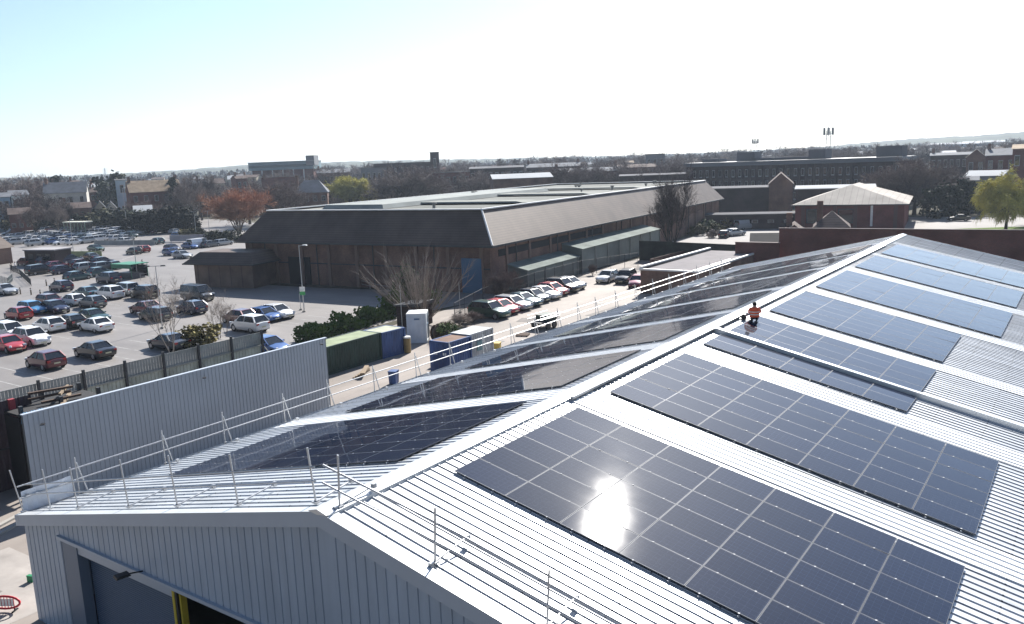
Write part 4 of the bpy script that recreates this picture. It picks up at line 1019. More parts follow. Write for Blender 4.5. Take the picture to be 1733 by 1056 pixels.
FARC = [(18, 398, 'dark_grey'), (30, 393, 'white'), (46, 401, 'white'), (62, 408, 'white'), (75, 404, 'navy'), (88, 407, 'dark_grey'), (101, 406, 'navy'), (105, 414, 'white'), (118, 405, 'blue'), (126, 414, 'white'), (138, 405, 'teal'), (45, 411, 'white'), (60, 416, 'silver'),
        (165, 397, 'white'), (172, 390, 'white'), (183, 394, 'white'), (180, 403, 'dark_grey'), (190, 399, 'silver'), (199, 407, 'white'), (208, 412, 'white'), (200, 392, 'white'), (212, 387, 'navy'), (221, 402, 'teal'), (229, 391, 'white'), (238, 386, 'silver'), (246, 390, 'white'), (222, 395, 'white'), (215, 407, 'silver'), (191, 388, 'white'), (160, 389, 'pink'), (231, 384, 'silver'), (142, 393, 'white'), (133, 398, 'silver'), (150, 398, 'silver'), (112, 396, 'dark_grey'), (98, 402, 'white'), (15, 410, 'white'), (28, 414, 'silver'), (52, 406, 'white'), (72, 409, 'white'), (110, 409, 'white'), (115, 401, 'white'), (146, 398, 'white'), (139, 388, 'white'), (148, 386, 'silver'), (160, 384, 'white'), (90, 392, 'white'), (76, 394, 'silver'), (130, 410, 'white'), (145, 412, 'silver'), (161, 404, 'white'), (170, 402, 'white'), (184, 400, 'white'), (194, 403, 'silver'), (210, 392, 'white'), (218, 390, 'silver'), (205, 383, 'white'), (222, 386, 'white'), (186, 390, 'white'), (152, 402, 'silver'), (85, 401, 'white'), (66, 403, 'silver'), (40, 398, 'silver'), (94, 398, 'silver'), (82, 397, 'maroon'), (205, 400, 'white'), (175, 397, 'silver'), (49, 393, 'silver'), (156, 393, 'white'), (168, 385, 'silver'), (178, 386, 'white'), (187, 383, 'silver'), (196, 385, 'white'), (204, 388, 'silver'), (214, 397, 'white'), (226, 398, 'white'), (236, 392, 'navy'), (240, 397, 'silver'), (195, 395, 'navy'), (186, 407, 'white'), (176, 408, 'silver'), (167, 409, 'white'), (69, 398, 'white'), (56, 396, 'navy'), (36, 404, 'silver'), (24, 404, 'white'), (80, 412, 'silver'), (92, 413, 'blue'), (122, 393, 'white'), (105, 394, 'silver')]
for px, py, c in FARC:
    k = rng.choice(('hatchback', 'suv', 'mpv', 'estate', 'hatchback'))
    carpx(px, py, rng.choice((R(95), R(95), LFT, R(-85))), k, c, "tiny %s car among the cars packed at the far end" % c.replace('_', ' '), G4, False)
carpx(154, 408, LFT, 'van', 'white', "big white van parked among the packed far cars", G4)
# row beside the warehouse: noses towards the shed
G5 = "row of cars parked beside the warehouse fence"
cols = (('suv', 'green', "dark green car at the brush end of the row by the warehouse"), ('hatchback', 'coral', "red car with a white bonnet glint beside the dark green car"), ('estate', 'silver', "silver estate third along the row from the dark green car"),
        ('saloon', 'teal', "teal saloon fourth along the row from the dark green car"), ('hatchback', 'dark_grey', "dark hatchback in the middle of the row by the warehouse"), ('saloon', 'white', "white car beside the red hatchback in the row by the warehouse"), ('hatchback', 'red', "red hatchback near the far end of the row by the warehouse"),
        ('suv', 'black', "black car second from the far end of the row by the warehouse"), ('hatchback', 'silver', "silver hatchback at the far end of the row by the warehouse"))
for k, (kd, c, lb) in enumerate(cols):
    u = k/8.0; px, py = 843+(971-843)*(1-(1-u)**1.35), 533+(489-533)*(1-(1-u)**1.35)
    P = Vector((-37.7, 57.6, 0)).lerp(Vector((-39.9, 78.2, 0)), u); car(P, R(-4)+rng.uniform(-.04, .04), kd, c, lb, G5)
G6 = "cars parked facing the shed by the flat roofed outbuilding"
carpx(1028, 477, R(-86), 'hatchback', 'white', "white car with a pink roof parked facing the shed", G6); carpx(1059, 478, R(-80), 'suv', 'black', "black four by four parked facing the shed", G6); carpx(1079, 485, R(-75), 'hatchback', 'pink', "pink car half hidden behind the flat roofed outbuilding", G6)
G7 = "cars in the far lot behind the brick wall"
carpx(1243, 399, R(60), 'saloon', 'silver', "silver saloon parked in the pale lot by the shrubs", G7); carpx(1262, 388, R(60), 'van', 'silver', "pale van parked farther into the pale lot", G7); carpx(1226, 402, R(100), 'hatchback', 'black', "black car half hidden beside the silver saloon in the lot", G7)
carpx(1622, 374, R(190), 'saloon', 'black', "dark saloon parked on the pale forecourt near the yellowing willow", G7); carpx(1610, 364, R(190), 'van', 'tan', "pale van parked under the dark trees beyond the forecourt", G7)
# ------------------------------------------------------------------ people
def skin_body(name, joints, edges, mats, rule, parent=None, sub=1, loc=None):
    me = bpy.data.meshes.new(name); me.from_pydata([j[0] for j in joints], edges, []); me.update()
    o = bpy.data.objects.new(name, me); COL.objects.link(o)
    sk = o.modifiers.new("skin", 'SKIN'); sk.use_smooth_shade = True
    for i, j in enumerate(joints):
        r = j[1] if isinstance(j[1], tuple) else (j[1], j[1]); me.skin_vertices[0].data[i].radius = r
        me.skin_vertices[0].data[i].use_root = (i == 0)
    if sub: o.modifiers.new("sub", 'SUBSURF').levels = sub
    dg = bpy.context.evaluated_depsgraph_get(); dg.update()
    m2 = bpy.data.meshes.new_from_object(o.evaluated_get(dg)); m2.name = name
    o.modifiers.clear(); o.data = m2; bpy.data.meshes.remove(me)
    m2.materials.clear()
    for m in mats: m2.materials.append(m)
    for p in m2.polygons: p.material_index = rule(p.center); p.use_smooth = True
    if parent: o.parent = parent
    if loc: o.location = loc
    return o
M_SKIN = mat("skin", (.48, .27, .19), rough=.6); M_TROU = mat("dark_trousers", (.012, .013, .02), rough=.8); M_COAT = mat("dark_coat", (.02, .022, .03), rough=.8)
M_VEST = mat("hi_vis_orange", (.95, .13, .04), rough=.7); M_BAND = mat("reflective_band", (.72, .70, .68), rough=.3, metal=.3); M_HAIR = mat("dark_hair", (.02, .014, .01), rough=.8); M_SHIRT = mat("pale_shirt", (.45, .46, .5), rough=.8)
def figure(kind, P, rz, label, shirt, vest=False):
    t = thing("person", label, "person", P, rz)
    if kind == 'kneel':   # kneeling, sitting back on the heels, facing +y, leaning forward a little
        J = {'pel': ((0, 0, .20), (.20, .15)), 'wa': ((0, .06, .36), (.155, .12)), 'ch': ((0, .13, .56), (.17, .125)), 'sh': ((0, .16, .68), (.14, .10)), 'nk': ((0, .20, .76), .07), 'hd': ((0, .24, .85), (.095, .11)), 'tp': ((0, .24, .94), (.08, .09))}
        arms = [((s*.20, .16, .67), .062, (s*.29, .30, .46), .05, (s*.17, .50, .34), .035) for s in (-1, 1)]
        legs = [((s*.10, .04, .19), .11, (s*.15, .38, .11), .075, (s*.10, -.02, .075), .06, (s*.10, -.20, .055), .042) for s in (-1, 1)]
        hz = .22
    else:
        st = .22
        J = {'pel': ((0, 0, .95), (.15, .11)), 'wa': ((0, .01, 1.10), (.13, .10)), 'ch': ((0, .02, 1.30), (.155, .11)), 'sh': ((0, .01, 1.43), (.13, .085)), 'nk': ((0, .02, 1.51), .05), 'hd': ((0, .04, 1.62), (.078, .095)), 'tp': ((0, .04, 1.72), (.068, .08))}
        arms = [((s*.19, .0, 1.41), .055, (s*.24, -.04+.1*s, 1.14), .042, (s*.23, .08+.12*s, .90), .032) for s in (-1, 1)]
        legs = [((s*.09, 0, .92), .092, (s*.10, .09+st*s*.4, .50), .065, (s*.10, -.02+st*s, .09), .042, (s*.11, .12+st*s, .05), .035) for s in (-1, 1)]
    v = []; e = []
    def a(p, r): v.append((p, r)); return len(v)-1
    ids = {}
    for k in ('pel', 'wa', 'ch', 'sh', 'nk', 'hd', 'tp'): ids[k] = a(*J[k])
    for p, q in (('pel', 'wa'), ('wa', 'ch'), ('ch', 'sh'), ('sh', 'nk'), ('nk', 'hd'), ('hd', 'tp')): e.append((ids[p], ids[q]))
    hp = J['hd'][0]
    nz = a((hp[0], hp[1]+.105, hp[2]-.005), .016); e.append((ids['hd'], nz))
    hands = []
    for s, (S1, r1, S2, r2, S3, r3) in zip((-1, 1), arms):
        i1, i2, i3 = a(S1, r1), a(S2, r2), a(S3, r3); e += [(ids['sh'], i1), (i1, i2), (i2, i3)]
        d = (Vector(S3)-Vector(S2)).normalized(); side = d.cross(Vector((0, 0, 1))).normalized()
        pm = Vector(S3)+d*.07; ip = a(tuple(pm), (.036, .018)); e.append((i3, ip))
        for k, ln in enumerate((.068, .08, .075, .058)):
            f0 = pm+side*(.02*(k-1.5))+d*.03; f1 = f0+d*ln*.6+Vector((0, 0, -.012)); f2 = f1+d*ln*.4+Vector((0, 0, -.03))
            q0, q1, q2 = a(tuple(f0), .0095), a(tuple(f1), .009), a(tuple(f2), .008); e += [(ip, q0), (q0, q1), (q1, q2)]
        th0 = Vector(S3)+d*.03+side*(.035*-s); th1 = th0+d*.035+side*(.02*-s); q0, q1 = a(tuple(th0), .011), a(tuple(th1), .009); e += [(i3, q0), (q0, q1)]
    for L_ in legs:
        pr = ids['pel']
        for k in range(0, len(L_), 2): i = a(L_[k], L_[k+1]); e.append((pr, i)); pr = i
    zw = J['wa'][0][2]-.03; zn = J['nk'][0][2]
    def rule(c):
        if c.z > zn-.02: return 0
        if c.z < zw and not (kind == 'kneel' and c.y > .45): return 1
        for s, (S1, r1, S2, r2, S3, r3) in zip((-1, 1), arms):
            if (Vector(c)-Vector(S3)).length < .06 or (Vector(c)-Vector(S3)).dot((Vector(S3)-Vector(S2)).normalized()) > 0 and abs(c.x-S3[0]) < .14 and (Vector(c)-Vector(S3)).length < .25: return 0
        return 2
    skin_body("body", v, e, [M_SKIN, M_TROU, shirt], rule, t)
    b = MB(); h = Vector(J['tp'][0])
    b.lathe(((.100, -.09), (.108, -.03), (.096, .045), (.06, .085), (.012, .098)), 10, (h.x, h.y-.018, h.z-.02)); b.build("hair", M_HAIR, t, 60)
    for s in (-1, 1):
        b = MB(); b.lathe(((.02, -.008), (.024, 0), (.018, .01)), 8, (s*.086, hp[1], hp[2]-.0), 0, 'x'); b.build("ear", M_SKIN, t, 60)
        b = MB(); b.lathe(((.004, -.004), (.010, 0), (.004, .004)), 6, (s*.03, hp[1]+.092, hp[2]+.025), 0, 'y'); b.build("eye", M_BLACK, t)
    b = MB(); b.box((0, hp[1]+.094, hp[2]-.05), (.045, .012, .010)); b.build("mouth", mat("lips", (.3, .1, .09)), t)
    if vest:
        b = MB(); rows = []
        for (cx, cy, cz), (rx, ry) in (((0, .03, .22), (.235, .195)), ((0, .06, .34), (.225, .18)), ((0, .10, .45), (.23, .185)), ((0, .13, .55), (.24, .185)), ((0, .155, .66), (.225, .155)), ((0, .19, .74), (.12, .10))): rows.append([(cx+rx*math.cos(2*math.pi*j/18), cy+ry*math.sin(2*math.pi*j/18), cz) for j in range(18)])
        vs = sum(rows, []); fs = [(i*18+j, i*18+(j+1) % 18, (i+1)*18+(j+1) % 18, (i+1)*18+j) for i in range(5) for j in range(18)]
        b.add(vs, fs); vo = b.build("vest", M_VEST, t, 60)
        b = MB()
        for (cx, cy, cz), (rx, ry) in (((0, .065, .36), (.233, .190)), ((0, .115, .50), (.243, .193))):
            r1 = [(cx+rx*math.cos(2*math.pi*j/18), cy+ry*math.sin(2*math.pi*j/18), cz-.025) for j in range(18)]; r2 = [(x, y, z+.05) for x, y, z in r1]
            b.add(r1+r2, [(j, (j+1) % 18, 18+(j+1) % 18, 18+j) for j in range(18)])
        b.build("reflective_band", M_BAND, vo, 60)
    return t
sR = 1.28
o = figure('kneel', (sR*COS-.08, 28.55, RIDGE-sR*SIN+.02), R(18), "kneeling roof worker in an orange hi vis vest and dark trousers beside the ridge", mat("orange_sleeve", (.62, .09, .04), rough=.7), True)
o.scale = (1.08, 1.0, .95)
t = thing("tool_bag", "black tool bag lying on the roof beside the kneeling worker", "tool bag", (.62, 28.5, rz_(.62)+.05), R(20))
b = MB(); b.box((0, 0, .13), (.26, .42, .24), 0, 0, .8); b.build("body", M_BLACK, t); b = MB(); b.tube(((0, -.14, .24), (0, -.08, .34), (0, .08, .34), (0, .14, .24)), .015, 5); b.build("handle", M_BLACK, t)
P = at(242, 456); figure('stand', P, R(60), "person in dark clothes walking across the lane by the trolley shelter", M_COAT)
P = at(21, 461); figure('stand', P, R(150), "person in a dark jacket standing at the end of the shop railing", M_COAT)
P = at(27, 459); figure('stand', P, R(-40), "person in a pale shirt standing by the shop railing", M_SHIRT)
# ------------------------------------------------------------------ small structures of the car park
M_SGRN = mat("shelter_green", (.05, .22, .13), rough=.5)
P = at(222, 470); t = thing("trolley_shelter", "green topped glass trolley shelter at the edge of the shop rows", "trolley shelter", P, R(98))
for x in (-1.6, 1.6):
    for y in (-2.2, 2.2): b = MB(); b.tube(((x, y, 0), (x, y, 2.3)), .05, 5); b.build("post", M_SGRN, t)
b = MB(); b.box((0, 0, 2.4), (3.6, 4.8, .12)); b.box((-1.72, 0, 2.05), (.06, 4.6, .6)); b.build("roof", M_SGRN, t)
b = MB(); b.box((1.58, 0, 1.1), (.03, 4.3, 1.9)); b.build("glass", M_GLASS, t)
b = MB(); b.box((0, 0, .5), (2.6, 3.6, .9), 0, 0, .9); b.build("trolleys", mat("trolley_dark", (.09, .09, .10), rough=.5, metal=.5, noise=.4, scale=6), t)
P = at(252, 472); mesh_fence("hoop_railing", "small grey hoop railing beside the trolley shelter", [at(238, 474), at(254, 472)], 1.0, 1.5, M_GALV, False)
P = at(134, 398); t = thing("bus_shelter", "pale green bus shelter with a white roof by the far hedge", "bus shelter", P, R(15))
b = MB(); b.box((0, 0, 3.9), (8.6, 3.0, .3)); b.build("roof", mat("shelter_cream", (.68, .68, .58), rough=.6), t)
for k in range(7): b = MB(); b.tube(((-4+8*k/6, -1.3, 0), (-4+8*k/6, -1.3, 3.8)), .09, 5); b.build("post", mat("post_pale_green", (.30, .42, .30), rough=.6), t)
b = MB(); b.box((0, 1.2, 1.9), (8.2, .05, 3.6)); b.build("glass", M_GLASS, t)
P = at(84, 448); t = thing("brick_kiosk", "dark brick kiosk with a pale flat roof among the far cars", "kiosk", (P.x, P.y, 0), R(16))
b = MB(); b.box((0, 0, 1.5), (7.6, 4, 3.0)); b.build("wall", M_BRD, t); b = MB(); b.box((0, 0, 3.1), (8.0, 4.4, .22)); b.build("roof", mat("kiosk_roof", (.3, .29, .3), rough=.8), t)
for k in range(3): b = MB(); b.box((-2.2+2.2*k, -2.03, 1.8), (1.2, .08, 1.1)); b.build("window", M_GLASS, t)
t = thing("shop_building", "brown tiled shop with a pale glazed gable at the edge of the car park", "shop", at(-105, 456), R(12))
b = MB(); b.box((0, 5, 1.7), (13, 12, 3.4)); b.build("wall", M_BR, t)
b = MB()
for s in (-1, 1):
    b.quad((s*7, -1.3, 3.2), (s*7, 11.5, 3.2), (0, 11.5, 7.2), (0, -1.3, 7.2))
b.build("roof", M_TILE, t)
b = MB(); b.add([(-6.5, -1.0, 3.2), (6.5, -1.0, 3.2), (0, -1.0, 7.0)], ((0, 1, 2),)); b.build("gable", mat("gable_glass", (.40, .52, .55), rough=.15, noise=.2, scale=1), t)
b = MB(); b.box((0, -1.02, 1.6), (11, .06, 2.8)); b.build("shop_front", mat("front_green", (.03, .09, .08), rough=.25), t)
mesh_fence("shop_railing", "dark shop railing running from the entrance to the bollards", [at(18, 458), at(34, 466), at(53, 484)], 1.1, 2.0, M_STEEL, True, .3)
mesh_fence("trolley_bay", "grey trolley bay railing at the picture edge beside the bollards", [at(-4, 478), at(14, 484), at(22, 476)], 1.3, 1.5, M_MESH, True, .25)
for px, py in ((35, 498), (53, 499), (69, 502), (79, 484), (93, 481), (107, 477)):
    P = at(px, py); t = thing("bollard", "brown bollard in the row beside the purple hatchback", "bollard", P, 0, "bollards before the shop")
    b = MB(); b.lathe(((.10, 0), (.10, .95), (.07, 1.03)), 8); b.build("post", mat("bollard_brown", (.14, .11, .08), rough=.8), t)
    b = MB(); b.lathe(((.105, .75), (.105, .86)), 8); b.build("band", M_WHITE, t)
t = thing("hoarding", "low yellow green hoarding beside the dark brick kiosk", "hoarding", at(106, 437), R(20)); 
b = MB(); b.box((5, 0, .8), (10, .12, 1.3)); b.build("board", mat("lime_board", (.36, .42, .22), rough=.7, noise=.25, scale=.5), t)
for k in range(5): b = MB(); b.box((2.4*k+.2, .1, .8), (.1, .1, 1.6)); b.build("post", M_GALV, t)
t = thing("hoarding", "low pale hoarding beside the packed white far cars", "hoarding", at(160, 416), R(18)); 
b = MB(); b.box((9, 0, .7), (18, .12, 1.2)); b.build("board", mat("pale_board", (.33, .35, .36), rough=.7, noise=.35, scale=.4), t)
for k in range(6): b = MB(); b.box((3.4*k+.2, .1, .7), (.1, .1, 1.5)); b.build("post", M_GALV, t)
t = thing("sign_panel", "pale lilac sign panel standing by the cars beyond the pavilion", "sign", at(288, 410), R(25))
b = MB(); b.box((5, 0, 1.0), (10, .12, 1.5)); b.build("board", mat("lilac_board", (.42, .40, .44), rough=.7, noise=.2, scale=.5), t)
b = MB(); b.box((.3, .1, .9), (.1, .1, 1.8)); b.box((9.7, .1, .9), (.1, .1, 1.8)); b.build("post", M_GALV, t)
# ------------------------------------------------------------------ vegetation
def leafmat(name, col, n=.45, sc=.8): return mat(name, col, rough=.8, spec=.15, noise=n, scale=sc, detail=4)
BARK = mat("bark_grey", (.085, .07, .06), rough=.95, noise=.3, scale=2); BARKD = mat("bark_dark", (.035, .03, .028), rough=.95, noise=.3, scale=2)
TW = dict(grey=leafmat("twigs_grey", (.20, .165, .155)), brown=leafmat("twigs_brown", (.165, .125, .115)), dark=leafmat("twigs_dark", (.10, .085, .085)), orange=leafmat("twigs_orange", (.40, .21, .135)), pale=leafmat("twigs_pale", (.30, .255, .225)), lime=leafmat("willow_lime", (.52, .48, .13)), olive=leafmat("twigs_olive", (.10, .095, .045)),
          black=leafmat("leaf_black", (.009, .012, .009)), ever=leafmat("leaf_dark", (.018, .028, .014)), hedge=leafmat("leaf_hedge", (.085, .13, .035)), gold=leafmat("leaf_gold", (.20, .17, .06)), green=leafmat("leaf_green", (.055, .085, .03)))
def sliver(b, p, d, L, w, rng, droop=0.0):
    n = d.cross(Vector((rng.uniform(-1, 1), rng.uniform(-1, 1), rng.uniform(-1, 1)))); n = n.normalized()*w
    q = p+d*L*.55; e = p+d*L+Vector((0, 0, -droop*L)); q = q+Vector((0, 0, -droop*L*.25))
    b.add((p-n, p+n, q+n*.6, q-n*.6, e), ((0, 1, 2, 3), (3, 2, 4)))
def bare_tree_meshes(seed, H=10.0, spread=1.0, up=.55, limbs=7, sub=(6, 6, 7), tw=.022, stem=.35, droop=0.0, multi=0, rt=None, twl=1.0):
    rng = random.Random(seed); tk = MB(); cr = MB()
    def rv(): return Vector((rng.gauss(0, 1), rng.gauss(0, 1), rng.gauss(0, 1))).normalized()
    def path(p, d, L, bend, n=3, lift=.0):
        pts = [p]
        for k in range(n):
            d = (d+rv()*bend+Vector((0, 0, lift))).normalized(); p = p+d*(L/n); pts.append(p)
        return pts, d
    def grow(p, d, L, r, lvl):
        pts, de = path(p, d, L, .16+.05*lvl, 3, .10 if lvl < 3 else .03)
        m = tk if lvl <= 1 else cr
        if lvl <= 2: m.tube(pts, [r*(1-.6*k/3) for k in range(4)], 5 if lvl == 0 else 4 if lvl == 1 else 3, 0, False)
        if lvl == len(sub):
            for k in range(sub[-1]):
                i = rng.randrange(0, 3); t = rng.random(); q = pts[i].lerp(pts[i+1], t)
                dd = (de+rv()*.75+Vector((0, 0, .12-droop))).normalized(); sliver(cr, q, dd, L*rng.uniform(.5, 1.1)*twl, tw*H/10, rng, droop)
            return
        for k in range(sub[lvl]):
            t = rng.uniform(.3, 1.0) if lvl else rng.uniform(.35, 1.0); f = t*3; i = min(2, int(f)); q = pts[i].lerp(pts[i+1], f-i)
            dd = (de*.8+rv()*.62*spread+Vector((0, 0, .15*up-droop*.3*(lvl > 1)))).normalized(); grow(q, dd, L*rng.uniform(.5, .72), r*.45, lvl+1)
    r0 = rt or H*.022
    if multi:
        for k in range(multi):
            a = 2*math.pi*k/multi+rng.uniform(-.3, .3); ti = rng.uniform(.15, .75)*spread
            d = Vector((math.cos(a)*ti, math.sin(a)*ti, 1)).normalized(); grow(Vector((.15*math.cos(a), .15*math.sin(a), 0)), d, H*rng.uniform(.45, .62), r0*.6, 0)
    else:
        pts, de = path(Vector((0, 0, 0)), Vector((0, 0, 1)), H*stem, .06, 3, .3)
        tk.tube(pts, [r0*1.25, r0*1.0, r0*.9, r0*.8], 7, 0, False)
        for k in range(limbs):
            a = 2*math.pi*k/limbs+rng.uniform(-.4, .4); ti = rng.uniform(.25, 1.0)*spread
            d = Vector((math.cos(a)*ti, math.sin(a)*ti, rng.uniform(.55, 1.15)*(up+.45))).normalized(); q = pts[2].lerp(pts[3], rng.uniform(.1, 1.0))
            grow(q, d, H*rng.uniform(.30, .40), r0*.55, 0)
    top = max(v[2] for v in cr.v); k = H/top
    for m in (tk, cr): m.v = [(x*k, y*k, z*k) for x, y, z in m.v]
    return tk, cr
def leafy_meshes(seed, H=8.0, rad=3.0, n=1600, size=.28, base=.12, shape='round', clumps=26):
    rng = random.Random(seed); tk = MB(); cr = MB()
    tk.tube(((0, 0, 0), (.05*rad, .02, H*.3), (0, 0, H*.75)), [rad*.09, rad*.07, rad*.02], 6, 0, False)
    cs = []
    for k in range(clumps):
        z = rng.uniform(base, .93); a = rng.uniform(0, 6.28)
        prof = {'round': math.sqrt(max(.02, 1-(2*(z-.52))**2)), 'cone': (1-z)*1.05+.08, 'column': .8 if z < .8 else .55}[shape]
        rr = rad*prof*rng.uniform(.35, .92)
        cs.append((Vector((rr*math.cos(a), rr*math.sin(a), z*H)), rad*rng.uniform(.22, .42)*(.6 if shape == 'cone' else 1)))
    for k in range(n):
        c, r = rng.choice(cs); d = Vector((rng.gauss(0, 1), rng.gauss(0, 1), rng.gauss(0, .8))); d = d.normalized()*r*rng.random()**.45
        p = c+d; nrm = (d.normalized()+Vector((rng.gauss(0, .6), rng.gauss(0, .6), rng.gauss(0, .6)+.3))).normalized(); u = nrm.orthogonal().normalized(); v = nrm.cross(u); s = size*rng.uniform(.6, 1.3)
        a = rng.uniform(0, 3.14); u, v = u*math.cos(a)+v*math.sin(a), v*math.cos(a)-u*math.sin(a)
        if p.z < .03: p.z = .03
        cr.quad(p-u*s*.5-v*s*.35, p+u*s*.5-v*s*.35, p+u*s*.4+v*s*.4, p-u*s*.4+v*s*.4)
    return tk, cr
PROTO = {}
def proto(key):
    if key in PROTO: return PROTO[key]
    k, v = key
    if k == 'bare': a = bare_tree_meshes(100+v, 10, 1.0+.15*(v % 3), .5, 7, (5, 5, 6), .026, .26)
    elif k == 'fan': a = bare_tree_meshes(200+v, 10, 1.1, .8, 7, (6, 6, 7), .035, .2, 0, 9)
    elif k == 'willow': a = bare_tree_meshes(300+v, 10, 1.35, .35, 9, (6, 6, 9), .05, .28, .42)
    elif k == 'round': a = leafy_meshes(400+v, 10, 4.6, 1500, .75, .10, 'round', 34)
    elif k == 'cone': a = leafy_meshes(500+v, 10, 2.6, 1100, .6, .06, 'cone', 40)
    elif k == 'bush': a = leafy_meshes(600+v, 2.0, 1.6, 900, .22, .10, 'round', 20)
    tk, cr = a
    PROTO[key] = (tk, cr, {}); return PROTO[key]
def tree(key, colour, P, H, label, group=None, width=1.0, rz=None, name="tree", cat="tree", bark=None, hold=10.0):
    tk, cr, cache = proto(key); bk = bark or (BARKD if colour in ('dark', 'ever') else BARK)
    ck = (colour, bk.name)
    if ck not in cache: cache[ck] = (tk.mesh("trunk", bk), cr.mesh("crown", TW[colour]))
    t = thing(name, label, cat, (P[0], P[1], P[2] if len(P) > 2 else 0), rz if rz is not None else random.Random(int(P[0]*7+P[1]*13)).uniform(0, 6.28), group)
    s = H/hold; t.scale = (s*width, s*width, s)
    link("trunk", cache[ck][0], t); link("crown", cache[ck][1], t); return t
def tree_px(key, colour, px, base_y, top_y, label, group=None, width=1.0, dist=None, **k):
    P = at(px, base_y) if dist is None else far(px, 400, dist)
    P = Vector((P.x, P.y, 0)); return tree(key, colour, P, max(1.0, height(px, top_y, P)), label, group, width, **k)
# single plants near the yard and the warehouse
rng = random.Random(41); tk = MB(); cr = MB()
for k in range(66):
    az = rng.uniform(0, 6.28); ti = R(54)*math.sqrt(rng.random()); d = Vector((math.sin(ti)*math.cos(az), math.sin(ti)*math.sin(az), math.cos(ti)))
    L = 8.6/(math.cos(ti)+.42*math.sin(ti))*rng.uniform(.62, 1.0); p = Vector((.5*d.x, .5*d.y, 0)); pts_ = [p]; dd = d.copy()
    for q in range(5): dd = (dd+Vector((rng.gauss(0, .06), rng.gauss(0, .06), .045))).normalized(); p = p+dd*L/5; pts_.append(p)
    (tk if k < 16 else cr).tube(pts_, [.05, .042, .034, .026, .018, .008], 4, 0, False)
    for q in range(46):
        f = rng.uniform(1.3, 5); i = min(4, int(f)); b0 = pts_[i].lerp(pts_[i+1], f-i); sliver(cr, b0, (dd*1.3+Vector((rng.gauss(0, .45), rng.gauss(0, .45), rng.gauss(.15, .35)))).normalized(), rng.uniform(.6, 1.7), .014, rng)
P = at(714, 548); H = height(712, 402, P); t = thing("bare_bush", "large fan shaped bare bush in front of the shaded warehouse wall", "bush", P); t.scale = (H/8.6*.88,)*2+(H/8.6,)
tk.build("trunk", BARK, t); cr.build("crown", TW['pale'], t)
tk, cr = bare_tree_meshes(77, 16, .62, 1.1, 8, (6, 6, 6), .017, .20, 0, 6)
P = at(1136, 432); H = height(1136, 268, P); t = thing("bare_tree", "tall dark bare tree standing before the sunlit warehouse roof", "tree", P); t.scale = (H/16*.92,)*2+(H/16,)
tk.build("trunk", BARKD, t); cr.build("crown", TW['dark'], t)
for sd, px, by, ty, lb in ((51, 292, 600, 455, "slender bare tree behind the boundary fence below the twin lamp"), (52, 372, 572, 480, "small bare tree by the fence next to the golden shrub"), (53, 383, 566, 508, "thin leaning bare sapling beside the golden shrub")):
    tk, cr = bare_tree_meshes(sd, 7, .75, 1.0, 5, (4, 4, 5), .016, .22, 0, 3, .09)
    P = at(px, by); H = height(px, ty, P); t = thing("bare_tree", lb, "tree", P); t.scale = (H/7,)*3; tk.build("trunk", mat("bark_pale", (.30, .26, .22), rough=.9), t); cr.build("crown", TW['pale'], t)
tree(('bush', 1), 'gold', at(346, 582), 2.0, "golden yellow shrub beside the fence and the small bare tree", None, 1.5, None, "shrub", "shrub", BARK, 2.0)
tree(('bush', 2), 'olive', at(330, 588), 1.3, "low brown shrub at the foot of the golden shrub", None, 1.7, None, "shrub", "shrub", BARK, 2.0)
# hedge along the car park edge
hp = [at(512, 582), at(560, 566), at(610, 552), at(655, 536), at(690, 528)]
rng = random.Random(8); o = hp[0]
tk = MB(); cr = MB()
for i in range(len(hp)-1):
    a, c = hp[i]-o, hp[i+1]-o; L = (c-a).length
    for k in range(int(L/.9)+1):
        q = a.lerp(c, k*.9/L); tk.tube((q, q+Vector((rng.uniform(-.2, .2), rng.uniform(-.2, .2), 1.0))), .04, 4)
    for k in range(int(L*330)):
        q = a.lerp(c, rng.random()); hgt = 1.05+.55*math.sin(q.y*1.3)+.35*math.sin(q.y*3.1+1)+(.9 if i == 3 else 0)
        p = q+Vector((rng.gauss(0, .62), rng.gauss(0, .3), hgt*rng.random()**.55)); u = Vector((rng.gauss(0, 1), rng.gauss(0, 1), rng.gauss(0, 1))).normalized(); v = u.orthogonal().normalized(); s = rng.uniform(.10, .24)
        cr.quad(p-u*s-v*s*.6, p+u*s-v*s*.6, p+u*s*.7+v*s*.6, p-u*s*.7+v*s*.6)
t = thing("hedge", "ragged dark green hedge between the car park and the containers", "hedge", o); tk.build("stem", BARK, t); cr.build("foliage", TW['hedge'], t)
tree(('bush', 3), 'green', at(694, 520), 4.6, "dark green holly like shrub at the foot of the bare bush", None, .55, None, "shrub", "shrub", BARK, 2.0)
tree(('bush', 4), 'hedge', at(722, 526), 2.6, "round green shrub beside the dark timber hut", None, .9, None, "shrub", "shrub", BARK, 2.0)
tree(('bush', 5), 'hedge', at(757, 575), 1.4, "low green shrub on the verge behind the cable drums", None, 1.3, None, "shrub", "shrub", BARK, 2.0)
for px, py, c, h, w, lb in ((778, 552, 'pale', 1.5, 1.7, "tangled brown brush on the verge beside the dark green car"), (800, 545, 'brown', 1.3, 1.8, "tangled brown brush closest to the dark green car"), (757, 562, 'olive', 1.3, 1.6, "olive brush on the verge by the cable drums")):
    tree(('fan', 3), c, at(px, py), h, lb, "brush on the verge", w*1.3, None, "brush", "shrub")
for k, (px, py, ty) in enumerate(((870, 498, 450), (845, 512, 452), (1003, 466, 445))):
    tree_px(('fan', k), 'brown', px, py, ty, ("thin bare shrub before the lower lean to shed", "thin bare shrub between the blue loading door and the lean to shed", "thin bare shrub at the corner by the brown timber wall")[k], None, .8, name="bare_shrub", cat="shrub")
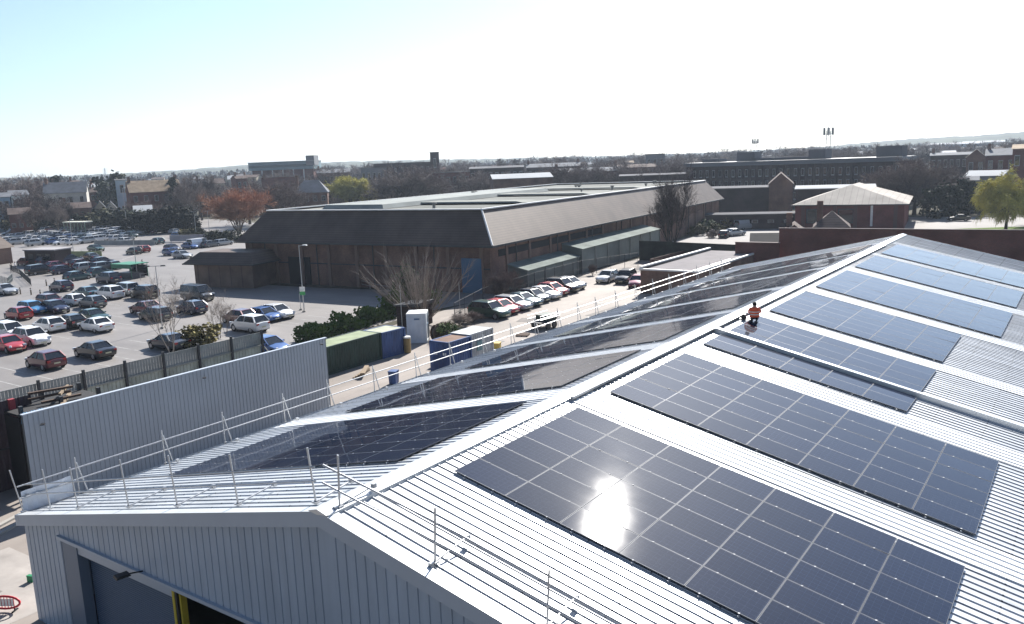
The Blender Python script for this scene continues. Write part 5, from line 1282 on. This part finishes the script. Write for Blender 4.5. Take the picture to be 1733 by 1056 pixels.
for k, (px, py, c, h) in enumerate(((1180, 398, 'olive', 2.2), (1196, 394, 'green', 2.6), (1212, 396, 'olive', 2.0), (1225, 388, 'gold', 2.2), (1205, 402, 'pale', 1.6), (1240, 382, 'green', 2.5))):
    tree(('bush', k), c, at(px, py), h, "pale clipped shrub in the bed beside the far lot and warehouse", "shrubs by the far lot", 1.2, None, "shrub", "shrub", BARK, 2.0)
tree_px(('willow', 1), 'lime', 1702, 388, 276, "yellow green willow like tree on the lawn at the picture edge", None, .95)
tree_px(('bare', 2), 'olive', 1745, 380, 290, "bare olive tree beside the yellow green willow on the lawn", None, 1.1)
tree_px(('willow', 2), 'lime', 602, 340, 294, "lime yellow willow behind the warehouse roof", None, 1.35, 300)
tree_px(('fan', 1), 'orange', 405, 396, 304, "big orange brown bare tree beyond the warehouse corner", None, 1.25)
for k, (px, ty) in enumerate(((222, 368), (240, 362), (258, 357), (276, 352), (294, 350), (310, 352), (324, 360))): tree_px(('round', k % 2), 'black', px, 0, ty, "very dark rounded evergreen in the black clump behind the far cars", "black evergreens behind the far cars", 1.25, 262)
# belts of trees: (px, base distance, top y, kind, colour, width)
GT = "bare trees among the houses"
B1 = [(30, 300, 332, 1, 'dark', 1.1), (52, 310, 318, 2, 'brown', 1.0), (80, 330, 322, 0, 'dark', 1.2), (100, 285, 335, 1, 'grey', .9), (112, 300, 330, 2, 'dark', 1.0), (62, 285, 345, 0, 'brown', 1.1), (135, 330, 352, 1, 'brown', 1.2), (20, 420, 305, 0, 'brown', 1.5), (45, 430, 289, 2, 'pale', 1.2), (70, 440, 291, 1, 'grey', 1.2), (85, 400, 300, 0, 'brown', 1.5), (118, 430, 303, 2, 'brown', 1.5), (150, 450, 305, 1, 'brown', 1.2), (12, 380, 318, 2, 'dark', 1.3), (36, 380, 306, 1, 'brown', 1.4), (60, 400, 303, 0, 'brown', 1.4),
      (232, 300, 338, 1, 'brown', 1.2), (250, 310, 335, 2, 'brown', 1.2), (272, 305, 342, 0, 'brown', 1.0), (318, 330, 292, 2, 'grey', 1.0), (332, 300, 298, 1, 'grey', .9), (345, 320, 292, 0, 'dark', .9), (300, 330, 318, 1, 'grey', .9), (358, 340, 290, 2, 'grey', 1.2), (425, 280, 308, 1, 'grey', 1.3), (448, 270, 308, 2, 'grey', 1.3), (470, 265, 300, 0, 'brown', 1.4), (490, 270, 306, 1, 'grey', 1.2), (507, 290, 300, 2, 'brown', 1.0),
      (548, 300, 318, 0, 'brown', 1.2), (565, 290, 325, 1, 'grey', 1.0), (640, 300, 300, 2, 'grey', 1.3), (668, 290, 282, 0, 'grey', 1.5), (690, 285, 274, 1, 'grey', 1.6), (715, 290, 272, 2, 'brown', 1.4), (738, 300, 286, 1, 'grey', 1.2), (655, 310, 310, 1, 'brown', 1.3), (760, 340, 272, 0, 'grey', 1.2), (790, 330, 284, 1, 'brown', 1.2), (815, 320, 292, 2, 'brown', 1.2),
      (1508, 235, 278, 0, 'brown', 1.2), (1525, 230, 262, 1, 'brown', 1.3), (1545, 228, 258, 2, 'brown', 1.4), (1568, 232, 268, 0, 'brown', 1.3), (1590, 235, 276, 1, 'brown', 1.2), (1610, 240, 286, 2, 'brown', 1.2), (1498, 250, 300, 1, 'dark', 1.2), (1560, 222, 300, 0, 'dark', 1.3), (1075, 250, 290, 1, 'dark', .9), (1160, 235, 285, 2, 'dark', .8)]
for k, (px, d, ty, v, c, w) in enumerate(B1): tree_px(('bare', v), c, px, 0, ty, "bare leafless tree rising among houses beyond the car park and warehouse", GT, w, d)
rng = random.Random(77)
for k in range(26): px = 770+15*k+rng.uniform(-5, 5); tree_px(('bare', k % 3), rng.choice(('grey', 'brown', 'dark')), px, 0, 307.3-66*px/1733+rng.uniform(-2, 16), "bare leafless tree standing among the brick ranges behind the warehouse", "bare trees behind the warehouse", rng.uniform(1.0, 1.5), rng.uniform(275, 400))
for px, d, ty, kd, c, w, lb in ((105, 420, 294, 'cone', 'ever', 1.3, "dark conifer poking above the skyline over the pale gabled house"), (196, 380, 297, 'round', 'ever', 1.0, "big dark evergreen beside the pale blue gable end"), (186, 400, 303, 'cone', 'ever', 1.4, "dark conifer beside the big dark evergreen"), (1578, 215, 318, 'round', 'ever', 1.0, "dark evergreen beside the pale roofed brick office"), (1604, 222, 312, 'round', 'ever', 1.0, "dark evergreen in the middle of the clump by the forecourt"), (1630, 226, 305, 'round', 'ever', .9, "dark green evergreen under the grey roofs by the willow"), (1648, 235, 308, 'cone', 'ever', 1.4, "dark pointed evergreen at the end of the clump by the willow"), (302, 330, 297, 'cone', 'ever', 1.1, "small dark conifer beside the white house"), (1662, 240, 318, 'round', 'dark', .8, "dark shrubby tree behind the willow")):
    tree_px((kd, 1), c, px, 0, ty, lb, "evergreens among the houses", w, d)
for k in range(16):
    px = 2+15*k; P = at(px, 391-k*.2); tree(('bush', k % 5), rng.choice(('ever', 'olive', 'ever')), P, rng.uniform(3.5, 7.0), "dark rough shrub along the far edge of the car park", "shrubs along the far edge of the car park", 1.4, None, "shrub", "shrub", BARKD, 2.0)
for k in range(9):
    px = 316+9*k; P = at(px, 402+k); tree(('bush', k % 5), rng.choice(('olive', 'gold', 'olive')) if k < 5 else 'ever', P, rng.uniform(1.6, 2.8), "olive bush in the bed by the far row of cars", "bushes by the far row", 1.6, None, "shrub", "shrub", BARK, 2.0)
rng = random.Random(21)
for k in range(190):
    px = rng.uniform(-60, 1800); d = rng.uniform(400, 820)
    hz = 307.3-66*px/1733; ty = hz-(rng.uniform(1, 13) if px > 430 else rng.uniform(-12, 4))
    if 200 < px < 330 and d < 480: continue
    if px < 330 and ty < 299: ty = 300+rng.uniform(0, 6)
    tree_px(('bare', rng.randrange(3)), rng.choice(('grey', 'brown', 'dark', 'grey')), px, 0, ty, "distant leafless tree in the wooded town behind the warehouse", "distant town trees", rng.uniform(1.1, 1.7), d)
# far woods that read as one mass
b = MB()
for k in range(2600):
    px = rng.uniform(-150, 1900); d = rng.uniform(760, 2200); P = far(px, 400, d); H = rng.uniform(12, 19)+(d-760)*.0035; r = rng.uniform(6, 11)
    for q in range(18):
        a = rng.uniform(0, 6.28); zz = rng.uniform(.05, 1)*H; rr = r*math.sqrt(max(0.03, 1-(zz/H*1.35-.35)**2))*rng.random()**.5
        c = Vector((P.x+rr*math.cos(a), P.y+rr*math.sin(a), zz)); s = rng.uniform(.9, 2.1)
        u = Vector((rng.gauss(0, 1), rng.gauss(0, 1), rng.gauss(0, .5))).normalized(); v = u.cross(Vector((0, 0, 1))).normalized()
        b.quad(c-u*s, c+v*s*.2-Vector((0, 0, s)), c+u*s, c+Vector((0, 0, s)))
tag(b.build("distant_woods", leafmat("woods", (.085, .075, .07), .5, .02)), kind="stuff")
# ------------------------------------------------------------------ hills
pts = [(-300, 306), (-120, 303), (0, 301.5), (130, 297.5), (220, 293), (300, 288.5), (440, 278), (620, 273), (866, 268), (1000, 265), (1100, 262.5), (1250, 256), (1400, 248), (1500, 238), (1560, 234), (1650, 230), (1733, 223), (1850, 218), (2050, 214)]
b = MB(); rows = []
D1 = 2600.0; rng = random.Random(4)
xs = [p[0] for p in pts]; yv = [p[1] for p in pts]; fine = np.linspace(-300, 2050, 240); fy = np.interp(fine, xs, yv)
bump = [rng.uniform(-1.2, .4) for _ in fine]
for fr, dd in ((0.0, 1500), (.35, 1800), (.75, 2200), (1.0, D1), (.8, 3600)):
    row = []
    for x, y, bu in zip(fine, fy, bump):
        T = far(x, y+bu, D1); Q = far(x, y, dd); row.append((Q.x, Q.y, max(-.5, T.z)*fr-.6*(fr == 0)))
    rows.append(row)
n = len(fine); vs = sum(rows, [])
b.add(vs, [(i*n+j, i*n+j+1, (i+1)*n+j+1, (i+1)*n+j) for i in range(len(rows)-1) for j in range(n-1)])
tag(b.build("hills", mat("hill_fields", (.10, .11, .055), rough=1, spec=.05, noise=.6, scale=.006, detail=9, col2=(.045, .045, .035)), None, 60), kind="structure")
# ------------------------------------------------------------------ houses and other buildings beyond
WMATS = dict(red=M_BR2, brown=M_BR, dark=M_BRD, white=mat("render_white", (.62, .62, .58), rough=.85, noise=.12, scale=.6), cream=mat("render_cream", (.46, .41, .32), rough=.85, noise=.15, scale=.5), pale=mat("render_pale", (.42, .41, .38), rough=.85, noise=.2, scale=.4), blue=mat("render_blue", (.30, .42, .52), rough=.8, noise=.12, scale=.4), grey=mat("render_grey", (.20, .21, .23), rough=.8, noise=.15, scale=.4))
RMATS = dict(tan=banded("tan_tiles", (.36, .28, .20), (.28, .21, .15), 2, 2.6, noise=.25), slate=banded("slate_tiles", (.17, .18, .20), (.12, .13, .145), 2, 3, noise=.2), brown=banded("brown_roof", (.13, .10, .09), (.09, .07, .065), 2, 3, noise=.25), red=banded("red_roof", (.20, .095, .07), (.14, .065, .05), 2, 3, noise=.25), pale=banded("pale_roof", (.36, .33, .295), (.28, .25, .225), 0, .8, rough=.8, soft=.12, noise=.22, nscale=.25), flat=mat("flat_roof", (.17, .17, .18), spec=.05, rough=.95, noise=.2, scale=.1), white=mat("white_roof", (.40, .42, .44), spec=.1, rough=.9, noise=.12, scale=.1), black=banded("black_roof", (.013, .013, .018), (.009, .009, .012), 2, 2.5, noise=.25))
M_WFR = mat("window_frame_white", (.36, .37, .38), rough=.5)
def windows(t, w, y, z0, nx, nz, ww, wh, dz, x0=None, frame=True, step=None):
    step = step or w/nx
    for k in range(nz):
        for j in range(nx):
            x = (x0 if x0 is not None else -w/2+step/2)+j*step; z = z0+k*dz
            f = MB(); f.box((x, y+.0, z), (ww, .10, wh)); o = f.build("window", M_WFR if frame else M_STEEL, t)
            g = MB(); g.box((x, y-.06, z), (ww*.82, .03, wh*.86)); g.build("pane", M_GLASS, o)
def house(P, rz, w, d, he, hr, wall, roof, label, group="houses beyond the car park", chim=1, nx=3, nz=2, hip=0.0, cat="house", name="house", gable_front=False, over=.3):
    t = thing(name, label, cat, (P[0], P[1], 0), rz, group)
    b = MB(); h2 = w/2; e = d/2
    b.box((0, 0, he/2), (w, d, he))
    if not hip and hr > he+.2:
        if gable_front:
            b.add([(-h2, -e, he), (h2, -e, he), (0, -e, hr-.05), (-h2, e, he), (h2, e, he), (0, e, hr-.05)], ((0, 1, 2), (4, 3, 5)))
        else:
            b.add([(-h2, -e, he), (-h2, e, he), (-h2, 0, hr-.05), (h2, -e, he), (h2, e, he), (h2, 0, hr-.05)], ((1, 0, 2), (3, 4, 5)))
    b.build("wall", WMATS[wall], t)
    b = MB(); ox, oy = h2+over, e+over; zl = he-.05
    if hr <= he+.2: b.box((0, 0, he+.12), (w+.4, d+.4, .25))
    elif hip:
        q = h2*hip; lo = [(-ox, -oy, zl), (ox, -oy, zl), (ox, oy, zl), (-ox, oy, zl)]; r0, r1 = (-h2+q, 0, hr), (h2-q, 0, hr)
        if gable_front: r0, r1 = (0, -e+q, hr), (0, e-q, hr); b.add(lo+[r0, r1], ((0, 1, 4), (1, 2, 5, 4), (2, 3, 5), (3, 0, 4, 5), (3, 2, 1, 0)))
        else: b.add(lo+[r0, r1], ((0, 1, 5, 4), (1, 2, 5), (2, 3, 4, 5), (3, 0, 4), (3, 2, 1, 0)))
    else:
        for s in (-1, 1):
            if gable_front:
                dn = Vector((0, 0, -.14)); q = [Vector((s*ox, -oy, zl)), Vector((s*ox, oy, zl)), Vector((0, oy, hr)), Vector((0, -oy, hr))]
            else: dn = Vector((0, 0, -.14)); q = [Vector((-ox, s*oy, zl)), Vector((ox, s*oy, zl)), Vector((ox, 0, hr)), Vector((-ox, 0, hr))]
            b.hexa([p+dn for p in q], q)
    ro = b.build("roof", RMATS[roof], t)
    for k in range(chim):
        c = MB(); x = (-h2+.7 if k == 0 else h2-.7) if not gable_front else (-h2*.4 if k == 0 else h2*.4)
        c.box((x, .1*d*(k-.5), (hr+he)/2+.9), (.9, .7, hr-he+1.4)); c.box((x, .1*d*(k-.5), hr+.95+(he-hr)*0), (1.02, .82, .18)); c.build("chimney", M_BR, ro)
    if nx: windows(t, w, -e-.03, he*.28 if nz > 1 else he*.5, nx, nz, min(1.3, w/nx*.55), he*.2, he*.5)
    return t
FACE = YAW   # a front turned square to the camera's heading
def house_px(x0, x1, ye, yr, dist, depth, wall, roof, label, turn=0.0, **k):
    xm = (x0+x1)/2; a, c = far(x0, 400, dist), far(x1, 400, dist); P = (a+c)/2; w = (Vector((a.x, a.y))-Vector((c.x, c.y))).length
    rz = math.atan2(c.y-a.y, c.x-a.x); P = Vector((P.x, P.y, 0)); he = max(2.2, height(xm, ye, P)); hr = max(he, height(xm, yr, P))
    fwd = Vector((-math.sin(rz), math.cos(rz), 0))
    return house(P+fwd*depth/2, rz+turn, w, depth, he, hr, wall, roof, label, **k)
HP = house_px
HP(24, 55, 330, 322, 330, 8, 'white', 'slate', "white rendered house with a grey roof among dark trees at the picture edge", R(10), chim=0)
HP(2, 26, 333, 326, 325, 8, 'blue', 'slate', "pale blue house behind trees at the picture edge", chim=1, nx=2)
HP(86, 158, 326, 308, 345, 10, 'pale', 'slate', "long pale pebble coated house with a grey roof and a dark chimney", R(-6), chim=1, nx=4)
HP(112, 160, 352, 343, 300, 8, 'brown', 'brown', "low brown brick house under the pale pebble coated house", chim=1, nx=3, nz=1)
HP(20, 58, 362, 352, 290, 8, 'red', 'brown', "low pinkish brick house behind shrubs at the far edge", chim=0, nx=3, nz=1)
HP(167, 184, 352, 340, 305, 8, 'cream', 'slate', "cream gabled house beside the tall pale lamp post", gable_front=True, chim=0, nx=2)
HP(186, 203, 353, 341, 312, 8, 'pale', 'slate', "pale gabled house next to the cream gabled house", gable_front=True, chim=0, nx=2)
HP(160, 182, 325, 318, 400, 9, 'red', 'brown', "brick house behind the dark evergreen", chim=1, nx=2)
HP(206, 226, 304, 303, 345, 9, 'blue', 'flat', "pale blue rendered gable end beside the tan roofed terrace", chim=0, nx=1)
HP(224, 312, 324, 305, 330, 11, 'red', 'tan', "long brick terrace with a sunlit tan tiled roof and chimneys", R(8), chim=2, nx=5)
HP(311, 338, 316, 306, 335, 9, 'white', 'slate', "white house with a grey roof beside the tan roofed terrace", chim=0, nx=2)
HP(232, 262, 357, 348, 292, 8, 'white', 'white', "low white roofed shed behind the black hipped roof", chim=0, nx=2, nz=1)
HP(340, 362, 314, 306, 345, 9, 'brown', 'slate', "brown house behind grey bare trees beside the orange tree", chim=1, nx=2)
HP(506, 562, 326, 305, 285, 11, 'brown', 'slate', "brick house with a hipped slate roof beyond the warehouse corner", R(-5), hip=.55, chim=1, nx=4)
HP(452, 506, 318, 300, 330, 9, 'red', 'red', "dark red brick house behind bare trees beside the teal office", chim=1, nx=3)
HP(395, 425, 303, 297, 470, 9, 'pale', 'white', "pale low building above the orange brown tree", chim=0, nx=3, nz=1)
# teal glazed office
a = far(432, 400, 480); c = far(541, 400, 470); w = (c-a).length; P = (a+c)/2; rz = math.atan2(c.y-a.y, c.x-a.x); P.z = 0
t = thing("office_block", "flat roofed pale teal office block with white columns beyond the trees", "office", P, rz); he = height(486, 274, P)
b = MB(); b.box((0, 8, (he-4.2)/2), (w*.96, 15, he-4.2)); b.build("wall", M_BR2, t)
b = MB(); b.box((0, 7.6, he-2.1), (w, 17, 4.2)); b.build("upper_storey", mat("teal_cladding", (.17, .27, .32), rough=.35, noise=.15, scale=.2), t)
b = MB(); b.box((0, -.94, he-2.2), (w*.98, .1, 1.3)); b.build("window_band", mat("teal_glass", (.05, .10, .13), rough=.1), t)
b = MB(); b.box((0, 7.6, he+.12), (w+.8, 17.8, .3)); b.build("roof", RMATS['white'], t)
b = MB(); b.box((w*.45, 4, he+.3), (4.5, 10, 5.2)); b.build("stair_tower", WMATS['grey'], t)
for k in range(6): b = MB(); b.box((-w*.46+k*w*.16, -.6, (he-4.2)/2), (.5, .5, he-4.2)); b.build("column", M_WHITE, t)
# middle distance brick blocks
HP(640, 735, 276, 276, 420, 20, 'dark', 'flat', "dark flat roofed brick school block behind bare trees", chim=0, nx=9)
HP(735, 750, 258, 258, 400, 5, 'dark', 'flat', "tall narrow dark brick tower on the skyline", chim=0, nx=1)
HP(738, 800, 292, 292, 330, 14, 'red', 'flat', "dull red brick block beneath the narrow tower", chim=0, nx=6)
HP(618, 662, 284, 284, 380, 14, 'grey', 'flat', "dark grey stepped block beside the lime willow", chim=0, nx=5)
HP(545, 600, 292, 286, 400, 12, 'brown', 'slate', "long brick building just above the lime willow", chim=1, nx=6)
HP(834, 934, 301, 294, 262, 16, 'brown', 'white', "low brick hall with a white roof behind the warehouse", R(6), chim=0, nx=8, nz=1)
HP(800, 890, 284, 281, 340, 14, 'dark', 'flat', "dark brick range behind the low white roofed hall", chim=0, nx=9)
HP(895, 985, 282, 276, 380, 14, 'dark', 'slate', "dark slated range behind the low white roofed hall", chim=2, nx=8)
HP(940, 1050, 290, 284, 290, 14, 'dark', 'slate', "dark brick building with pale striped gables behind the warehouse", R(5), chim=1, nx=9)
HP(1040, 1110, 283, 278, 300, 12, 'brown', 'brown', "brown terrace end behind the tall dark bare tree", chim=1, nx=5)
HP(1094, 1126, 261, 261, 420, 14, 'grey', 'flat', "blue grey slab block on the skyline behind the tall bare tree", chim=0, nx=3)
HP(1050, 1160, 296, 294, 265, 12, 'dark', 'flat', "low dark range behind the warehouse roof end", chim=0, nx=8, nz=1)
b = MB()
# the long brick office with the rows of tall windows
a = far(1160, 400, 285); c = far(1520, 400, 262); a.z = c.z = 0; d = c-a; w = d.length; rz = math.atan2(d.y, d.x); P = (a+c)/2
t = thing("office_block", "very long dark brick office block with rows of tall windows and rooftop huts", "office", P, rz)
he = (height(1160, 279, a)+height(1520, 263, c))/2
b = MB(); b.box((0, 8, (he-1.2)/2), (w, 16, he-1.2)); b.build("wall", M_BRD, t)
b = MB(); b.box((0, 8, he-.55), (w+.6, 17.2, 1.3)); b.build("roof", mat("parapet_grey", (.15, .165, .19), rough=.6, noise=.12, scale=.1), t)
n = 30
for k in range(3):
    for j in range(n):
        x = -w/2+(j+.5)*w/n
        f = MB(); f.box((x, -.05, he-3.6-k*3.6), (w/n*.42, .12, 2.4)); o = f.build("window", M_WFR if (j*7+k*3) % 5 else WMATS['grey'], t)
        g = MB(); g.box((x, -.12, he-3.5-k*3.6), (w/n*.34, .03, 1.9)); g.build("pane", M_GLASS, o)
for j in range(n+1):
    b = MB(); b.box((-w/2+j*w/n, -.1, (he-1.3)/2), (.35, .3, he-1.3)); b.build("pier", M_BRD, t)
for x, ww, hh in ((-.22, 6, 3.0), (.12, 5, 3.0), (.43, 7, 3.2), (-.40, 6, 1.2), (-.05, 20, 1.0)):
    b = MB(); b.box((x*w, 8, he+hh/2), (ww, 6, hh)); b.build("rooftop_hut", WMATS['grey'] if hh > 4 else RMATS['flat'], t)
def mast(px, ybase, ytop, dist, label, s=1.0):
    P = far(px, 400, dist); zb = far(px, ybase, dist).z; zt2 = far(px, ytop, dist).z; P.z = 0
    t = thing("radio_mast", label, "mast", P, YAW)
    for x in (-.7, .7): b = MB(); b.tube(((x*s, 0, zb-6), (x*s, 0, zt2-2*s)), .13*s, 6); b.build("leg", M_GALV, t)
    b = MB(); n = 9
    for k in range(n):
        z0 = zb+(zt2-2*s-zb)*k/n; z1 = zb+(zt2-2*s-zb)*(k+1)/n; sg = 1 if k % 2 else -1; b.tube(((-.7*s*sg, 0, z0), (.7*s*sg, 0, z1)), .05*s, 4)
    b.build("lattice", M_GALV, t)
    for k in range(6):
        b = MB(); an = k*math.pi/3; b.box((1.55*s*math.cos(an), 1.55*s*math.sin(an), zt2-2.2*s), (.4*s, .3*s, 2.4*s), an); b.build("antenna", mat("antenna_grey", (.22, .23, .25), rough=.5), t)
    b = MB(); b.tube([(1.5*s*math.cos(q*math.pi/4), 1.5*s*math.sin(q*math.pi/4), zt2-3.0*s) for q in range(9)], .06*s, 4); b.tube(((0, 0, zt2-4*s), (0, 0, zt2)), .09*s, 5); b.build("headframe", M_GALV, t)
mast(1397, 252, 211, 300, "tall twin legged radio mast with antennas on the skyline", 1.0)
mast(1276, 252, 232, 285, "small radio mast over a rooftop hut of the long office", .62)
# gabled hall in front of the long office, pale roofed office, small houses by the wall
HP(1300, 1340, 312, 293, 225, 18, 'brown', 'brown', "brown gabled hall standing before the long brick office", gable_front=True, chim=0, nx=0)
HP(1345, 1478, 318, 314, 215, 12, 'dark', 'white', "dark low range with a white roof edge behind the pale roofed brick office", chim=0, nx=0)
HP(1190, 1300, 318, 316, 235, 14, 'dark', 'flat', "dark flat range beyond the end of the warehouse roof", chim=0, nx=0)
HP(1185, 1345, 362, 360, 190, 5, 'dark', 'flat', "long low dark shelter at the back of the far lot", chim=0, nx=6, nz=1)
PA = Vector((-15.6, 168.8, 0)); PB = Vector((-37.6, 165.7, 0)); d = PA-PB; w = d.length; rz = math.atan2(d.y, d.x); fw = Vector((-math.sin(rz), math.cos(rz), 0)); dep = 30
t = thing("brick_office", "red brick office with a pale sunlit hipped roof behind the brick wall", "office", (PA+PB)/2+fw*dep/2, rz)
b = MB(); b.box((0, 0, 2.6), (w-1.2, dep-1.2, 5.2)); b.build("wall", bricks("bright_brick", (.19, .05, .045), (.14, .04, .04), (.16, .10, .09)), t)
b = MB(); h2, e = w/2+.2, dep/2+.2; q = 9.5
b.add([(-h2, -e, 5.25), (h2, -e, 5.25), (h2, e, 5.25), (-h2, e, 5.25), (-.3, -e+q, 9.0), (.3, e-q, 9.0)], ((0, 1, 4), (1, 2, 5, 4), (2, 3, 5), (3, 0, 4, 5), (3, 2, 1, 0))); b.build("roof", RMATS['pale'], t)
b = MB(); b.box((0, -e, 5.2), (w+.4, .14, .24)); b.build("fascia", M_STEEL, t)
for x in (-.40, -.12, .06, .40): b = MB(); b.box((x*w, -dep/2+.52, 2.6), (.7, .25, 5.1)); b.build("pier", mat("pier_red", (.12, .06, .055), rough=.9), t)
for x in (-.3, -.02): windows(t, w, -dep/2+.5, 2.9, 1, 1, 3.2, 3.0, 1, x*w, False)
b = MB(); b.box((.20*w, -dep/2+.50, 3.0), (.45, .2, 4.4)); b.build("downpipe", M_WHITE, t)
HP(1378, 1436, 385, 359, 138, 7, 'brown', 'brown', "small tiled pyramid roof showing over the brick wall", hip=.99, chim=1, nx=0)
HP(1272, 1328, 409, 397, 134, 6, 'red', 'black', "small brick cottage with a dark tiled roof behind the low wall", gable_front=False, chim=0, nx=2, nz=1)
HP(1322, 1366, 398, 380, 136, 7, 'red', 'brown', "brick gabled cottage wedged behind the brick wall corner", gable_front=True, chim=1, nx=1, nz=1)
# right-hand middle distance
HP(1568, 1640, 262, 258, 330, 14, 'dark', 'slate', "dark range of workshops behind the brown bare trees", chim=1, nx=7)
HP(1628, 1660, 266, 252, 300, 12, 'brown', 'pale', "brown gabled workshop with a pale roof above the dark evergreens", gable_front=True, chim=0, nx=2)
HP(1660, 1728, 262, 251, 300, 16, 'red', 'slate', "large dull red brick mill gable behind the yellow green willow", chim=1, nx=4)
HP(1704, 1790, 250, 243, 270, 16, 'red', 'tan', "brick building with a tan roof at the picture edge above the willow", chim=0, nx=5)
HP(1634, 1700, 297, 289, 250, 12, 'grey', 'white', "grey sheds with pale sunlit roofs behind the dark evergreens", R(-12), chim=0, nx=4, nz=1)
HP(1604, 1650, 305, 299, 240, 8, 'grey', 'slate', "low grey roofed shed among the dark evergreens", chim=0, nx=3, nz=1)
for k, (x0, x1, y, d, m) in enumerate(((1560, 1655, 241, 900, 'blue'), (1500, 1590, 250, 800, 'grey'), (1555, 1700, 249, 720, 'white'), (1640, 1733, 246, 760, 'white'), (1620, 1690, 238, 1000, 'pale'), (1690, 1790, 241, 900, 'blue'), (1540, 1610, 256, 520, 'white'), (1660, 1720, 256, 480, 'pale'))):
    HP(x0, x1, y+3, y, d, 40, m, 'white', "distant pale industrial shed on the rising ground beyond the office", group="distant industrial sheds", chim=0, nx=0, name="industrial_shed", cat="shed")
rng = random.Random(58)
for k in range(11):
    px = 8+rng.uniform(0, 555); d = rng.uniform(390, 480); yr = 309+rng.uniform(0, 12)-px*.03
    HP(px-rng.uniform(7, 12), px+rng.uniform(7, 12), yr+rng.uniform(5, 8), yr, d, 9, rng.choice(('pale', 'cream', 'grey', 'red')), rng.choice(('slate', 'brown', 'brown', 'white')), "pitched roof house showing between bare trees beyond the car park", rng.uniform(-.4, .4), group="small houses among the trees", chim=1, nx=2)
rng = random.Random(31)
for k in range(70):
    px = rng.uniform(-20, 1760); d = rng.uniform(420, 900)
    if 1160 < px < 1520 and d < 500: continue
    hz = 307.3-66*px/1733; ye = hz+rng.uniform(9, 15)*450/d
    HP(px-rng.uniform(7, 20)*450/d, px+rng.uniform(7, 20)*450/d, ye, ye-4.2*450/d, d, 9, rng.choice(('red', 'brown', 'brown', 'white', 'pale', 'cream')), rng.choice(('slate', 'brown', 'red', 'slate', 'tan')), "distant pitched roof house half hidden among the town trees", rng.uniform(-.5, .5), group="distant town houses", chim=1, nx=2)
# power pylon on the left skyline
P = far(191, 400, 1900); P.z = 0; zt2 = far(191, 284, 1900).z
t = thing("pylon", "thin lattice pylon on the far skyline", "pylon", P, YAW)
b = MB()
for sx in (-1, 1):
    for sy in (-1, 1): b.tube(((sx*3, sy*3, 0), (sx*.5, sy*.5, zt2)), .35, 4)
b.build("lattice", M_GALV, t); b = MB()
for z in (.72, .84, .95): b.tube(((-6, 0, zt2*z), (6, 0, zt2*z)), .35, 4)
b.build("arm", M_GALV, t)
# ------------------------------------------------------------------ air
b = MB(); b.box((-800, 1750, 44.5), (7300, 5400, 91))
m = bpy.data.materials.new("haze_air"); m.use_nodes = True; nt = m.node_tree
for n_ in list(nt.nodes):
    if n_.type != 'OUTPUT_MATERIAL': nt.nodes.remove(n_)
pv = nt.nodes.new("ShaderNodeVolumePrincipled"); pv.inputs["Color"].default_value = (0.72, 0.84, 1.0, 1); pv.inputs["Density"].default_value = 0.00016; pv.inputs["Anisotropy"].default_value = 0.25
nt.links.new(pv.outputs[0], nt.nodes["Material Output"].inputs["Volume"])
tag(b.build("haze", m), kind="stuff")
